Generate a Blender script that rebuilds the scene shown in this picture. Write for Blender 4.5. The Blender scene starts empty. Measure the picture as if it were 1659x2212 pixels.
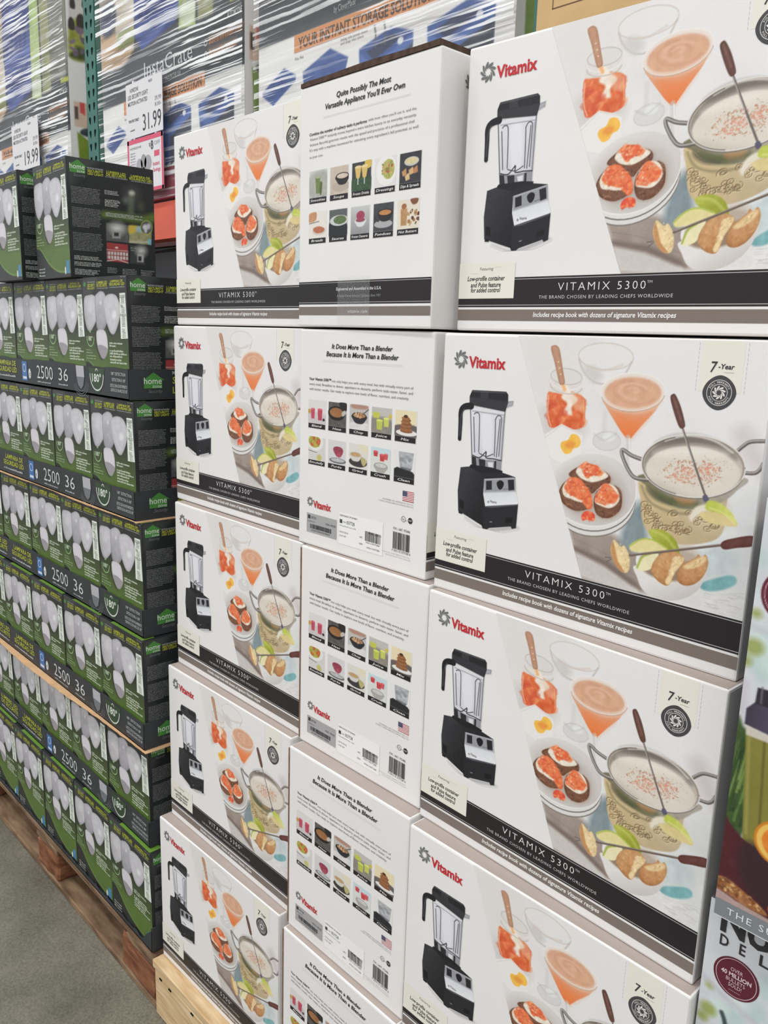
import bpy, bmesh, math, random
import numpy as np
from mathutils import Matrix, Vector

# ---------------------------------------------------------------- camera, world, lights
sc = bpy.context.scene
col = sc.collection
PI = math.pi
CAM = (0.7367, -0.8012, 1.3537); PITCH, YAW, ROLL, FPX = 0.2082, 0.8087, 0.0317, 1779.7
cd = bpy.data.cameras.new('camera'); cam = bpy.data.objects.new('camera', cd); col.objects.link(cam)
cd.sensor_fit = 'HORIZONTAL'; cd.sensor_width = 36.0; cd.lens = FPX * 36.0 / 1659.0
cd.clip_start = 0.02
fwd = Vector((-math.sin(YAW) * math.cos(PITCH), math.cos(YAW) * math.cos(PITCH), -math.sin(PITCH)))
rgt0 = Vector((math.cos(YAW), math.sin(YAW), 0)); up0 = rgt0.cross(fwd)
rgt = math.cos(ROLL) * rgt0 + math.sin(ROLL) * up0; upv = -math.sin(ROLL) * rgt0 + math.cos(ROLL) * up0
M = Matrix((rgt, upv, -fwd)).transposed().to_4x4(); M.translation = Vector(CAM)
cam.matrix_world = M
sc.camera = cam

w = bpy.data.worlds.new('warehouse_air'); sc.world = w; w.use_nodes = True
w.node_tree.nodes['Background'].inputs[0].default_value = (0.95, 0.97, 1.0, 1)
w.node_tree.nodes['Background'].inputs[1].default_value = 0.56

def area(name, loc, sx, sy, power, rot=(0, 0, 0), color=(1, 0.985, 0.96)):
    l = bpy.data.lights.new(name, 'AREA'); l.shape = 'RECTANGLE'; l.size = sx; l.size_y = sy; l.energy = power; l.color = color
    o = bpy.data.objects.new(name, l); col.objects.link(o); o.location = loc; o.rotation_euler = rot
    return o
# rows of high-bay ceiling lamps over the aisles of the warehouse
for i, (x, y) in enumerate([(x, y) for x in (-6, -2.5, 1.0, 4.5) for y in (-6.0, -2.6)]):
    area('ceiling_lamp', (x, y, 6.6), 1.4, 0.5, 62)
for x in (-6, -1.5, 3):
    area('ceiling_lamp', (x, 3.5, 6.8), 1.4, 0.5, 40)
vs = sc.view_settings
vs.view_transform = 'Standard'; vs.look = 'None'; vs.gamma = 1.0; vs.use_curve_mapping = False
vs.exposure = 0.46

# ---------------------------------------------------------------- helpers
rng = np.random.default_rng(7); random.seed(7)
def lin(c):
    c = np.asarray(c, float) / 255.0
    return np.where(c <= 0.04045, c / 12.92, ((c + 0.055) / 1.055) ** 2.4)

def mat(name, c, rough=0.6, spec=0.3, noise=0.0, scale=20.0, c2=None, bump=0.0, stretch=None, metal=0.0):
    m = bpy.data.materials.new(name); m.use_nodes = True
    nt = m.node_tree; b = nt.nodes['Principled BSDF']
    b.inputs['Roughness'].default_value = rough; b.inputs['Metallic'].default_value = metal
    b.inputs['Specular IOR Level'].default_value = spec
    a = lin(c)
    if noise or c2 is not None:
        tc = nt.nodes.new('ShaderNodeTexCoord'); mp = nt.nodes.new('ShaderNodeMapping'); n = nt.nodes.new('ShaderNodeTexNoise')
        nt.links.new(tc.outputs['Object'], mp.inputs[0]); nt.links.new(mp.outputs[0], n.inputs['Vector'])
        if stretch: mp.inputs['Scale'].default_value = stretch
        n.inputs['Scale'].default_value = scale; n.inputs['Detail'].default_value = 6
        r = nt.nodes.new('ShaderNodeValToRGB'); nt.links.new(n.outputs['Fac'], r.inputs[0])
        k = a * (1 - noise) if c2 is None else lin(c2); j = np.minimum(a * (1 + noise), 1) if c2 is None else a
        r.color_ramp.elements[0].position = 0.32; r.color_ramp.elements[1].position = 0.68
        r.color_ramp.elements[0].color = (*k, 1); r.color_ramp.elements[1].color = (*j, 1)
        nt.links.new(r.outputs[0], b.inputs['Base Color'])
        if bump:
            bp = nt.nodes.new('ShaderNodeBump'); bp.inputs['Strength'].default_value = bump; bp.inputs['Distance'].default_value = 0.003
            nt.links.new(n.outputs['Fac'], bp.inputs['Height']); nt.links.new(bp.outputs[0], b.inputs['Normal'])
    else:
        b.inputs['Base Color'].default_value = (*a, 1)
    return m

def print_material(name, rough, spec):
    m = bpy.data.materials.new(name); m.use_nodes = True
    nt = m.node_tree; b = nt.nodes['Principled BSDF']
    at = nt.nodes.new('ShaderNodeAttribute'); at.attribute_name = 'Col'
    nt.links.new(at.outputs['Color'], b.inputs['Base Color'])
    b.inputs['Roughness'].default_value = rough; b.inputs['Specular IOR Level'].default_value = spec
    return m
PRINT = print_material('offset_print', 0.42, 0.35)

def link(o, parent=None):
    col.objects.link(o)
    if parent is not None: o.parent = parent
    return o
def obj(name, me, parent=None, loc=(0, 0, 0), rotz=0.0, m=None):
    o = bpy.data.objects.new(name, me); o.location = loc; o.rotation_euler = (0, 0, rotz)
    if m is not None and not me.materials: me.materials.append(m)
    return link(o, parent)
def thing(name, label, cat, loc=(0, 0, 0), rotz=0.0, group=None):
    o = bpy.data.objects.new(name, None); o.empty_display_size = 0.05
    o.location = loc; o.rotation_euler = (0, 0, rotz); o['label'] = label; o['category'] = cat
    if group: o['group'] = group
    return link(o)
def put(parts, parent, loc=(0, 0, 0), rz=0.0):
    for nm, me in parts: obj(nm, me, parent, loc, rz)
def pydata(name, v, f, m=None, smooth=False):
    me = bpy.data.meshes.new(name); me.from_pydata([tuple(map(float, p)) for p in v], [], f); me.update()
    if m is not None: me.materials.append(m)
    if smooth: me.polygons.foreach_set('use_smooth', [True] * len(me.polygons))
    return me
def box_mesh(name, x0, x1, y0, y1, z0, z1, m=None, bev=0.0, seg=2, cuts=0, warp=0.0, seed=0):
    bm = bmesh.new(); bmesh.ops.create_cube(bm, size=1)
    for v in bm.verts:
        v.co = ((x0 + x1) / 2 + v.co.x * (x1 - x0), (y0 + y1) / 2 + v.co.y * (y1 - y0), (z0 + z1) / 2 + v.co.z * (z1 - z0))
    if bev: bmesh.ops.bevel(bm, geom=list(bm.edges), offset=bev, segments=seg, affect='EDGES', profile=0.6)
    if warp:
        r = random.Random(seed)
        bmesh.ops.subdivide_edges(bm, edges=[e for e in bm.edges if e.calc_length() > 0.05], cuts=3, use_grid_fill=True)
        for v in bm.verts: v.co += Vector((r.uniform(-1, 1), r.uniform(-1, 1), r.uniform(-1, 1))) * warp
    me = bpy.data.meshes.new(name); bm.to_mesh(me); bm.free()
    if m is not None: me.materials.append(m)
    return me
def set_col(me, rgb_lin):
    a = me.color_attributes.new('Col', 'FLOAT_COLOR', 'POINT')
    c = np.ones((len(me.vertices), 4), np.float32); c[:, :3] = rgb_lin
    a.data.foreach_set('color', c.ravel())
    me.materials.append(PRINT)

def homography(src, dst):
    A = []
    for (x, y), (u, v) in zip(src, dst):
        A.append([x, y, 1, 0, 0, 0, -u * x, -u * y, -u]); A.append([0, 0, 0, x, y, 1, -v * x, -v * y, -v])
    return np.linalg.svd(np.array(A, float))[2][-1].reshape(3, 3)
def hmap(H, p):
    p = np.atleast_2d(np.asarray(p, float)); q = np.c_[p, np.ones(len(p))] @ H.T
    return q[:, :2] / q[:, 2:]
def cr(p, closed=True, n=6):
    p = np.asarray(p, float); N = len(p); out = []
    for i in range(N if closed else N - 1):
        g = (lambda k: p[k % N]) if closed else (lambda k: p[min(max(k, 0), N - 1)])
        a, b, c, d = g(i - 1), g(i), g(i + 1), g(i + 2)
        for t in np.arange(n) / n:
            out.append(0.5 * (2 * b + (c - a) * t + (2 * a - 5 * b + 4 * c - d) * t * t + (3 * b - a - 3 * c + d) * t ** 3))
    if not closed: out.append(p[-1])
    return np.array(out)
def ellpts(cx, cy, rx, ry, rot=0.0, n=40, a0=0, a1=2 * PI):
    t = np.linspace(a0, a1, n, endpoint=abs(a1 - a0) < 6.28)
    x, y = rx * np.cos(t), ry * np.sin(t); c, s = math.cos(rot), math.sin(rot)
    return np.c_[cx + c * x - s * y, cy + s * x + c * y]

# ---------------------------------------------------------------- raster print: colours painted on a fine grid of printed dots
class Art:
    def __init__(s, u0, u1, v0, v1, d, base, H=None):
        s.u0, s.v1, s.d = u0, v1, d
        s.nx = int(round((u1 - u0) / d)) + 1; s.ny = int(round((v1 - v0) / d)) + 1
        s.a = np.empty((s.ny, s.nx, 3)); s.a[:] = base; s.H = H if H is not None else np.eye(3)
        s.r = np.random.default_rng(11)
        s.drop = None; s.bare = None
    def to(s, p):
        q = hmap(s.H, p); return np.c_[(q[:, 0] - s.u0) / s.d, (s.v1 - q[:, 1]) / s.d]
    def fbm(s, sh, scale, seed=0):
        r = np.random.default_rng(seed + 5); out = np.zeros(sh); amp = 1.0; tot = 0
        for o in range(4):
            k = max(scale / 2 ** o, 1.0); gy, gx = int(sh[0] / k) + 3, int(sh[1] / k) + 3
            g = r.random((gy, gx)); y = np.arange(sh[0]) / k; x = np.arange(sh[1]) / k
            iy, ix = y.astype(int), x.astype(int); fy, fx = (y - iy)[:, None], (x - ix)[None]
            fy = fy * fy * (3 - 2 * fy); fx = fx * fx * (3 - 2 * fx)
            out += amp * ((g[iy][:, ix] * (1 - fx) + g[iy][:, ix + 1] * fx) * (1 - fy) + (g[iy + 1][:, ix] * (1 - fx) + g[iy + 1][:, ix + 1] * fx) * fy)
            tot += amp; amp *= 0.55
        return out / tot - 0.5
    def _win(s, q, pad):
        x0, y0 = np.floor(q.min(0) - pad).astype(int); x1, y1 = np.ceil(q.max(0) + pad).astype(int) + 1
        x0, y0, x1, y1 = max(x0, 0), max(y0, 0), min(x1, s.nx), min(y1, s.ny)
        return (x0, y0, x1, y1) if x1 > x0 and y1 > y0 else None
    def _blend(s, wn, mask, colr, a, grad, nz, ns, shade):
        x0, y0, x1, y1 = wn; sub = s.a[y0:y1, x0:x1]
        X, Y = np.meshgrid(np.arange(x0, x1), np.arange(y0, y1))
        c = np.broadcast_to(np.asarray(colr, float), sub.shape).copy()
        if grad is not None:
            p = s.to([grad[0], grad[1]]); dv = p[1] - p[0]
            t = np.clip(((X - p[0][0]) * dv[0] + (Y - p[0][1]) * dv[1]) / (dv @ dv), 0, 1)[..., None]
            c = c * (1 - t) + np.asarray(grad[2], float) * t
        if nz: c = c + (s.fbm(sub.shape[:2], ns, int(x0 * 7 + y0)) * 2 * nz)[..., None]
        if shade is not None: c = c + shade[..., None]
        m = (mask * a)[..., None]
        s.a[y0:y1, x0:x1] = sub * (1 - m) + np.clip(c, 0, 255) * m
    def poly(s, p, c, a=1.0, f=1.0, smooth=True, grad=None, nz=0, ns=8, rim=0, rimw=6):
        if smooth: p = cr(p)
        q = s.to(p); wn = s._win(q, f + 1)
        if wn is None: return
        x0, y0, x1, y1 = wn; X, Y = np.meshgrid(np.arange(x0, x1, dtype=float), np.arange(y0, y1, dtype=float))
        D = np.full(X.shape, 1e9); ins = np.zeros(X.shape, bool)
        for (ax, ay), (bx, by) in zip(q, np.roll(q, -1, 0)):
            ex, ey = bx - ax, by - ay; L = ex * ex + ey * ey
            if L < 1e-9: continue
            t = np.clip(((X - ax) * ex + (Y - ay) * ey) / L, 0, 1)
            D = np.minimum(D, (X - ax - t * ex) ** 2 + (Y - ay - t * ey) ** 2)
            if abs(ey) > 1e-9:
                ins ^= ((ay > Y) != (by > Y)) & (X < (Y - ay) * ex / ey + ax)
        D = np.sqrt(D); sd = np.where(ins, D, -D)
        mask = np.clip(sd / f + 0.5, 0, 1)
        sh = None
        if rim: sh = rim * np.exp(-np.maximum(sd, 0) / rimw)
        s._blend(wn, mask, c, a, grad, nz, ns, sh)
    def ell(s, cx, cy, rx, ry, c, rot=0.0, **k): s.poly(ellpts(cx, cy, rx, ry, rot), c, smooth=False, **k)
    def line(s, p, wd, c, a=1.0, f=1.0, smooth=True, w2=None, nz=0, grad=None):
        """stroke; wd is a width in sketch units near the first point"""
        p = np.asarray(p, float); 
        if smooth and len(p) > 2: p = cr(p, False, 5)
        q = s.to(p); k = np.linalg.norm(s.to([p[0] + [1, 0]])[0] - q[0]) * 0.5 + np.linalg.norm(s.to([p[0] + [0, 1]])[0] - q[0]) * 0.5
        wd = wd * k; w2 = wd if w2 is None else w2 * k
        wn = s._win(q, max(wd, w2) + f + 1)
        if wn is None: return
        x0, y0, x1, y1 = wn; X, Y = np.meshgrid(np.arange(x0, x1, dtype=float), np.arange(y0, y1, dtype=float))
        best = np.full(X.shape, -1e9); n = len(q) - 1
        for i in range(n):
            (ax, ay), (bx, by) = q[i], q[i + 1]; ex, ey = bx - ax, by - ay; L = max(ex * ex + ey * ey, 1e-9)
            t = np.clip(((X - ax) * ex + (Y - ay) * ey) / L, 0, 1)
            hw = (wd + (w2 - wd) * (i + t) / n) / 2
            best = np.maximum(best, hw - np.sqrt((X - ax - t * ex) ** 2 + (Y - ay - t * ey) ** 2))
        s._blend(wn, np.clip(best / f + 0.5, 0, 1), c, a, grad, nz, 6, None)
    def bits(s, region, n, cols, r0, r1, a=1.0, seed=0, f=1.0):
        """chopped bits scattered inside a polygon"""
        r = np.random.default_rng(seed); p = cr(region); lo, hi = p.min(0), p.max(0); k = 0; tries = 0
        while k < n and tries < n * 20:
            tries += 1
            x, y = r.uniform(lo, hi); j = np.roll(p, -1, 0)
            cond = (p[:, 1] > y) != (j[:, 1] > y)
            if np.sum(cond & (x < (j[:, 0] - p[:, 0]) * (y - p[:, 1]) / (j[:, 1] - p[:, 1] + 1e-12) + p[:, 0])) % 2 == 0: continue
            k += 1; rr = r.uniform(r0, r1); c = np.array(cols[r.integers(len(cols))], float) + r.uniform(-12, 12)
            s.poly(ellpts(x, y, rr * r.uniform(.8, 1.5), rr * r.uniform(.5, 1), r.uniform(0, PI), 7), c, a, f, False)
    def mesh(s, name, off):
        if s.bare is not None: bare = np.abs(s.a - np.asarray(s.bare)).max(-1) < 3; s.drop = lambda X, Z: bare
        a = s.a + s.fbm(s.a.shape[:2], 1.6, 3)[..., None] * 7
        xs = s.u0 + np.arange(s.nx) * s.d; zs = s.v1 - np.arange(s.ny) * s.d
        X, Z = np.meshgrid(xs, zs); N = s.nx * s.ny
        V = np.empty((N, 3), np.float32); V[:, 0] = X.ravel(); V[:, 1] = -off; V[:, 2] = Z.ravel()
        i = np.arange(N).reshape(s.ny, s.nx)
        F = np.stack([i[1:, :-1], i[1:, 1:], i[:-1, 1:], i[:-1, :-1]], -1).reshape(-1, 4)
        if s.drop is not None:
            k = s.drop(X, Z).ravel(); F = F[~k[F].all(1)]
            used = np.zeros(N, bool); used[F.ravel()] = True; idx = np.cumsum(used) - 1
            V = V[used]; F = idx[F]; cl = a.reshape(-1, 3)[used]
        else: cl = a.reshape(-1, 3)
        me = bpy.data.meshes.new(name); me.vertices.add(len(V)); me.vertices.foreach_set('co', V.ravel())
        me.loops.add(F.size); me.loops.foreach_set('vertex_index', F.ravel().astype(np.int32))
        me.polygons.add(len(F)); me.polygons.foreach_set('loop_start', np.arange(len(F), dtype=np.int32) * 4)
        me.update(calc_edges=True); set_col(me, lin(np.clip(cl, 0, 255)))
        return me

# ---------------------------------------------------------------- vector print: lettering, bands, logos as flat inked shapes
_glyph = {}
def glyphs(t, shear=0.0, bold=0.0, space=1.0):
    k = (t, shear, bold, space)
    if k not in _glyph:
        cu = bpy.data.curves.new('type', 'FONT'); cu.body = t; cu.size = 1; cu.shear = shear; cu.offset = bold; cu.space_character = space
        cu.resolution_u = 2
        o = bpy.data.objects.new('type', cu); col.objects.link(o)
        dg = bpy.context.evaluated_depsgraph_get(); e = o.evaluated_get(dg); me = e.to_mesh()
        V = np.array([v.co[:2] for v in me.vertices]) if len(me.vertices) else np.zeros((0, 2))
        Fc = [tuple(p.vertices) for p in me.polygons]; e.to_mesh_clear()
        bpy.data.objects.remove(o); bpy.data.curves.remove(cu)
        if len(V): V = V - [V[:, 0].min(), 0]
        _glyph[k] = (V, Fc)
    return _glyph[k]
CAPH = None
class Vec:
    def __init__(s, H=None): s.d = {}; s.cur = None; s.H = H if H is not None else np.eye(3)
    def part(s, name): s.cur = name
    def raw(s, pts, faces, c, off):
        v, f, cl = s.d.setdefault(s.cur, ([], [], []))
        b = len(v); v += [(p[0], -off, p[1]) for p in pts]; f += [tuple(b + i for i in q) for q in faces]
        cl += [lin(c)] * len(pts)
    def poly(s, p, c, off=0.0004, sk=False):
        p = hmap(s.H, p) if sk else np.asarray(p, float)
        ar = np.sum(p[:, 0] * np.roll(p[:, 1], -1) - np.roll(p[:, 0], -1) * p[:, 1])
        if ar < 0: p = p[::-1]
        s.raw(p, [tuple(range(len(p)))], c, off)
    def rect(s, u0, u1, v0, v1, c, off=0.0004): s.raw([(u0, v0), (u1, v0), (u1, v1), (u0, v1)], [(0, 1, 2, 3)], c, off)
    def ring(s, cu, cv, r0, r1, c, off=0.0005, n=40, a0=0, a1=2 * PI):
        t = np.linspace(a0, a1, n); p = [(cu + r0 * math.cos(x), cv + r0 * math.sin(x)) for x in t] + [(cu + r1 * math.cos(x), cv + r1 * math.sin(x)) for x in t]
        s.raw(p, [(i, n + i, n + i + 1, i + 1) for i in range(n - 1)], c, off)
    def disc(s, cu, cv, ru, rv, c, off=0.0005, n=32): s.poly(ellpts(cu, cv, ru, rv, 0, n), c, off)
    def text(s, t, u0, u1, v, h, c, off=0.0006, shear=0.0, bold=0.0, space=1.0, centre=None):
        """set the words between u0 and u1 (u1 None: natural width) on the baseline v with cap height h"""
        global CAPH
        if CAPH is None: CAPH = glyphs('H')[0][:, 1].max()
        V, Fc = glyphs(t, shear, bold, space)
        if not len(V): return
        sy = h / CAPH; sx = sy if u1 is None else (u1 - u0) / V[:, 0].max()
        s.raw(np.c_[u0 + V[:, 0] * sx, v + V[:, 1] * sy], Fc, c, off)
    def stext(s, t, p0, p1, hp, c, **k):
        """baseline given by two sketch points, hp sketch height of a capital at p0"""
        a, b, e = hmap(s.H, [p0, p1, (p0[0], p0[1] - hp)])
        s.text(t, a[0], b[0], (a[1] + b[1]) / 2, e[1] - a[1], c, **k)
    def micro(s, u0, u1, v, h, c, seed=0, ragged=0.12, off=0.0005):
        """one line of type too small to read: words as broken strokes"""
        r = random.Random(seed); e = u1 - r.random() * ragged * (u1 - u0); u = u0
        while u < e:
            wl = r.uniform(1.2, 4.2) * h; x = u
            while x < min(u + wl, e):
                g = r.uniform(.35, .7) * h; hh = h * r.choice((.62, .62, .75, 1))
                s.rect(x, min(x + g, e), v, v + hh, c, off); x += g + .22 * h
            u += wl + .6 * h
    def swirl(s, cu, cv, r, c, off=0.0006, n=9):
        for k in range(n):
            a = 2 * PI * k / n; le, te = [], []
            for t in np.linspace(0, 1, 8):
                rr = (.34 + .66 * t) * r; le.append((rr, a - 1.5 * t + .35 * t * t)); te.append((rr, a - 1.5 * t + .35 * t * t - .50 * math.sin(PI * (.14 + .86 * t)) - .06 * (1 - t)))
            p = [(cu + q * math.cos(x), cv + q * math.sin(x)) for q, x in le + te[::-1]]
            s.poly(p, c, off)
    def meshes(s, name):
        out = []
        for k, (v, f, cl) in s.d.items():
            k = k.split('|')[0] if k else k
            me = bpy.data.meshes.new(k or name); me.from_pydata([tuple(map(float, p)) for p in v], [], f); me.update()
            set_col(me, np.array(cl)); out.append((k or name, me))
        return out

# ---------------------------------------------------------------- artwork of the blender cartons
BW, BD, BH = 0.4194, 0.2842, 0.340
FH = homography([(70.5, 60.3), (1711, 75.8), (1500, 1766), (15, 1299.4)], [(0, BH), (BW, BH), (BW, 0), (0, 0)])
INK = (38, 34, 37); TAUPE = (124, 114, 107); RED = (196, 44, 54); GREY = (112, 112, 114); CREAM = (232, 229, 217); PAPER = (232, 230, 228)

def paint_food():
    dt, db = hmap(FH, [(432, 66), (742, 1258)])
    v0 = hmap(FH, [(1100, 1340)])[0][1]
    v0 = min(v0, db[1]); u0 = dt[0] - 0.002
    A = Art(u0, BW - 0.0012, v0, BH - 0.0012, 0.00060, (228, 226, 225), FH)
    A.a += (A.fbm(A.a.shape[:2], 60, 1) * 16)[..., None]
    slope = (db[0] - dt[0]) / (db[1] - dt[1])
    A.drop = lambda X, Z: X < dt[0] + (Z - dt[1]) * slope - 0.0002
    P, L, E = A.poly, A.line, A.ell
    # pale painted table, cool to the right, shadows of the glasses
    P([(900, 60), (1720, 60), (1720, 760), (1250, 520), (1000, 420)], (232, 231, 231), .8, 60)
    P([(430, 60), (700, 60), (720, 300), (560, 520), (500, 300)], (226, 222, 220), .8, 40)
    P([(545, 420), (660, 470), (760, 520), (700, 600), (560, 560)], (203, 196, 192), .6, 25)
    P([(1380, 900), (1720, 860), (1700, 1480), (1300, 1420), (1300, 1100)], (222, 224, 224), .9, 40, nz=10, ns=30)
    P([(1480, 540), (1560, 500), (1640, 640), (1640, 760), (1560, 700)], (206, 196, 196), .7, 25)
    # wooden board and its edge at the bottom left
    P([(660, 960), (900, 1040), (1010, 1130), (1120, 1350), (1000, 1330), (740, 1260)], (161, 147, 138), 1, 14, nz=12, ns=22, smooth=False)
    P([(700, 1110), (860, 1190), (1010, 1300), (1030, 1345), (860, 1290), (735, 1245)], (205, 199, 195), 1, 6, nz=8, smooth=False)
    P([(690, 1090), (860, 1165), (1010, 1275), (1030, 1310), (985, 1290), (850, 1195), (700, 1120)], (122, 108, 100), .9, 8, smooth=False)
    L([(700, 1060), (850, 1130), (1000, 1240)], 3, (130, 116, 108), .5, 2)
    P([(860, 1330), (1100, 1330), (1330, 1290), (1500, 1330), (1500, 1450), (1100, 1400)], (226, 224, 222), .9, 20, nz=10, ns=14)
    # teal cloth
    P([(960, 930), (1040, 880), (1060, 1000), (1060, 1110), (1010, 1120), (930, 1090), (940, 1010)], (126, 142, 148), .95, 18, nz=16, ns=14)
    P([(1290, 1150), (1400, 1090), (1500, 1130), (1490, 1220), (1400, 1250), (1310, 1260)], (196, 208, 209), .8, 18, nz=16, ns=14)
    P([(1325, 1275), (1400, 1250), (1470, 1235), (1500, 1250), (1495, 1280), (1440, 1306), (1370, 1315), (1325, 1300)], (126, 176, 180), 1, 4, nz=18, ns=12)
    for k in range(40):
        x, y = A.r.uniform(1330, 1510), A.r.uniform(1320, 1440); L([(x, y), (x + A.r.uniform(15, 60), y + A.r.uniform(2, 14))], 3, (176, 174, 174), .35, 2)
    # empty coupe glass behind
    E(858, 165, 134, 66, (230, 228, 226), rot=.03, a=.8, f=3)
    L(ellpts(858, 165, 134, 66, .03, 41, 0, 2 * PI + .01), 6, (206, 196, 188), .8, 2)
    L([(726, 180), (745, 235), (790, 285), (850, 300), (930, 275), (985, 190)], 8, (196, 186, 180), .8, 3)
    P([(745, 225), (800, 215), (840, 260), (800, 295), (770, 270)], (206, 202, 200), .8, 14)
    L([(770, 215), (850, 232), (940, 205)], 9, (214, 200, 190), .7, 4)
    L([(852, 440), (850, 480), (846, 560)], 22, (212, 210, 208), .6, 5)
    E(862, 580, 68, 46, (216, 214, 213), a=.8, f=4); L(ellpts(862, 580, 68, 46, 0, 30, 0, 6.29), 4, (196, 193, 190), .8, 2)
    E(872, 560, 30, 22, (232, 232, 232), a=.9, f=5); L([(800, 545), (850, 575), (910, 540)], 7, (190, 188, 186), .5, 4)
    # jar of carrot jam with a wooden spoon
    P([(580, 280), (590, 250), (665, 226), (735, 245), (745, 290), (735, 330), (755, 400), (752, 500), (690, 525), (590, 515), (572, 450), (575, 350)], (224, 219, 214), .95, 3, nz=5)
    P([(572, 350), (600, 345), (640, 350), (690, 340), (752, 372), (755, 440), (750, 505), (700, 525), (640, 505), (585, 515), (570, 460)], (226, 124, 76), 1, 3, nz=26, ns=12, grad=((650, 350), (640, 520), (214, 92, 52)))
    A.bits([(575, 370), (620, 360), (680, 400), (750, 380), (752, 500), (690, 520), (600, 508), (575, 470)], 60, [(236, 146, 92), (218, 98, 60), (242, 166, 116), (212, 84, 54)], 9, 22, .42, 2, 3)
    P([(632, 300), (665, 300), (690, 345), (720, 380), (690, 415), (690, 455), (650, 440), (668, 400), (640, 370), (650, 340)], (240, 228, 214), 1, 5, nz=14, ns=8)
    A.bits([(600, 385), (650, 400), (650, 470), (600, 500), (580, 440)], 10, [(204, 72, 52), (224, 104, 66)], 10, 22, .4, 4, 4); L([(577, 360), (573, 450), (588, 508)], 6, (244, 214, 196), .6, 2); L([(748, 380), (750, 480)], 7, (250, 206, 170), .5, 3); P([(690, 350), (745, 375), (740, 430), (700, 420)], (236, 196, 168), .45, 8); L([(600, 330), (660, 352), (735, 338)], 5, (250, 246, 240), .7, 2)
    E(664, 266, 76, 39, (222, 219, 215), rot=.1, a=.85, f=2); L(ellpts(664, 266, 76, 39, .1, 40, 0, 6.29), 5, (196, 190, 184), .9, 1.5)
    L(ellpts(663, 312, 78, 38, .12, 30, .1, 3.1), 6, (190, 182, 176), .8, 2); L(ellpts(663, 292, 76, 38, .12, 30, .1, 3.1), 3, (242, 240, 238), .9, 1.5)
    L([(640, 290), (655, 330)], 18, (240, 180, 120), .9, 4)
    P([(588, 130), (600, 114), (618, 116), (632, 140), (648, 240), (656, 296), (640, 306), (628, 296), (606, 200)], (196, 152, 124), 1, 2, nz=9, rim=-26, rimw=3)
    for y in (195, 225, 255): E(622 + (y - 180) * .18, y, 4, 4, (226, 196, 170))
    # card with apricots
    P([(545, 560), (640, 498), (745, 548), (735, 640), (640, 690), (560, 650)], (236, 233, 230), .95, 2, smooth=False)
    L([(560, 566), (640, 505), (742, 552)], 3, (205, 200, 196), .7, 1.5, smooth=False)
    P([(636, 612), (642, 586), (672, 576), (690, 548), (722, 556), (734, 588), (722, 612), (700, 618), (684, 640), (656, 644)], (246, 192, 84), 1, 2, nz=10)
    P([(655, 600), (680, 582), (706, 592), (700, 612), (676, 618)], (234, 150, 70), .9, 6)
    # cocktail
    P([(834, 350), (842, 386), (880, 450), (930, 530), (958, 566), (980, 566), (1030, 505), (1100, 430), (1146, 350), (990, 400)], (226, 168, 136), 1, 2, smooth=False, grad=((985, 420), (970, 566), (232, 118, 58)))
    P([(900, 440), (1000, 470), (1080, 440), (1000, 540), (966, 560)], (240, 130, 70), .45, 14)
    E(990, 338, 158, 94, (232, 222, 214), rot=-.04, f=2)
    E(990, 342, 140, 78, (220, 172, 142), rot=-.02, f=5, nz=10, ns=14)
    for k, (rx, ry) in enumerate(((105, 55), (75, 38), (48, 24), (24, 12))):
        L(ellpts(1000 - k * 2, 340 - k * 4, rx, ry, .1, 26, .4 + k, 4.6 + k), 9, (236, 194, 168) if k % 2 else (206, 150, 122), .55, 5)
    P([(850, 378), (930, 412), (1050, 414), (1132, 372), (1110, 410), (1030, 440), (930, 436), (872, 410)], (234, 196, 170), .6, 6)
    L(ellpts(990, 338, 158, 94, -.04, 50, 0, 6.29), 6, (240, 234, 228), .9, 1.5); L(ellpts(990, 341, 157, 93, -.04, 40, .2, 2.95), 4, (176, 140, 116), .75, 1.5)
    L([(966, 562), (968, 600), (962, 650), (966, 700)], 26, (206, 202, 200), .7, 4, w2=16); L([(972, 566), (974, 640)], 5, (246, 246, 246), .8, 2)
    # plates
    for k, (dy, c) in enumerate(((52, (128, 122, 116)), (46, (222, 219, 216)), (26, (116, 110, 105)), (20, (224, 222, 219)))):
        E(796, 822 + dy, 208 - k % 2 * 2, 178, c, rot=.05, f=1.5)
    E(796, 822, 212, 178, (222, 218, 214), rot=.08, f=2, grad=((700, 660), (900, 1000), (206, 201, 196)))
    E(782, 826, 172, 138, (205, 199, 194), rot=.08, f=22, nz=4); L(ellpts(796, 822, 211, 177, .08, 50, -.2, 2.2), 5, (242, 240, 238), .9, 2)
    # three slices of dark bread with cheese and carrot jam
    BR = (112, 76, 60); CH = (240, 230, 214); OR = [(238, 128, 80), (228, 100, 60), (244, 150, 98), (220, 88, 58)]
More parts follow.
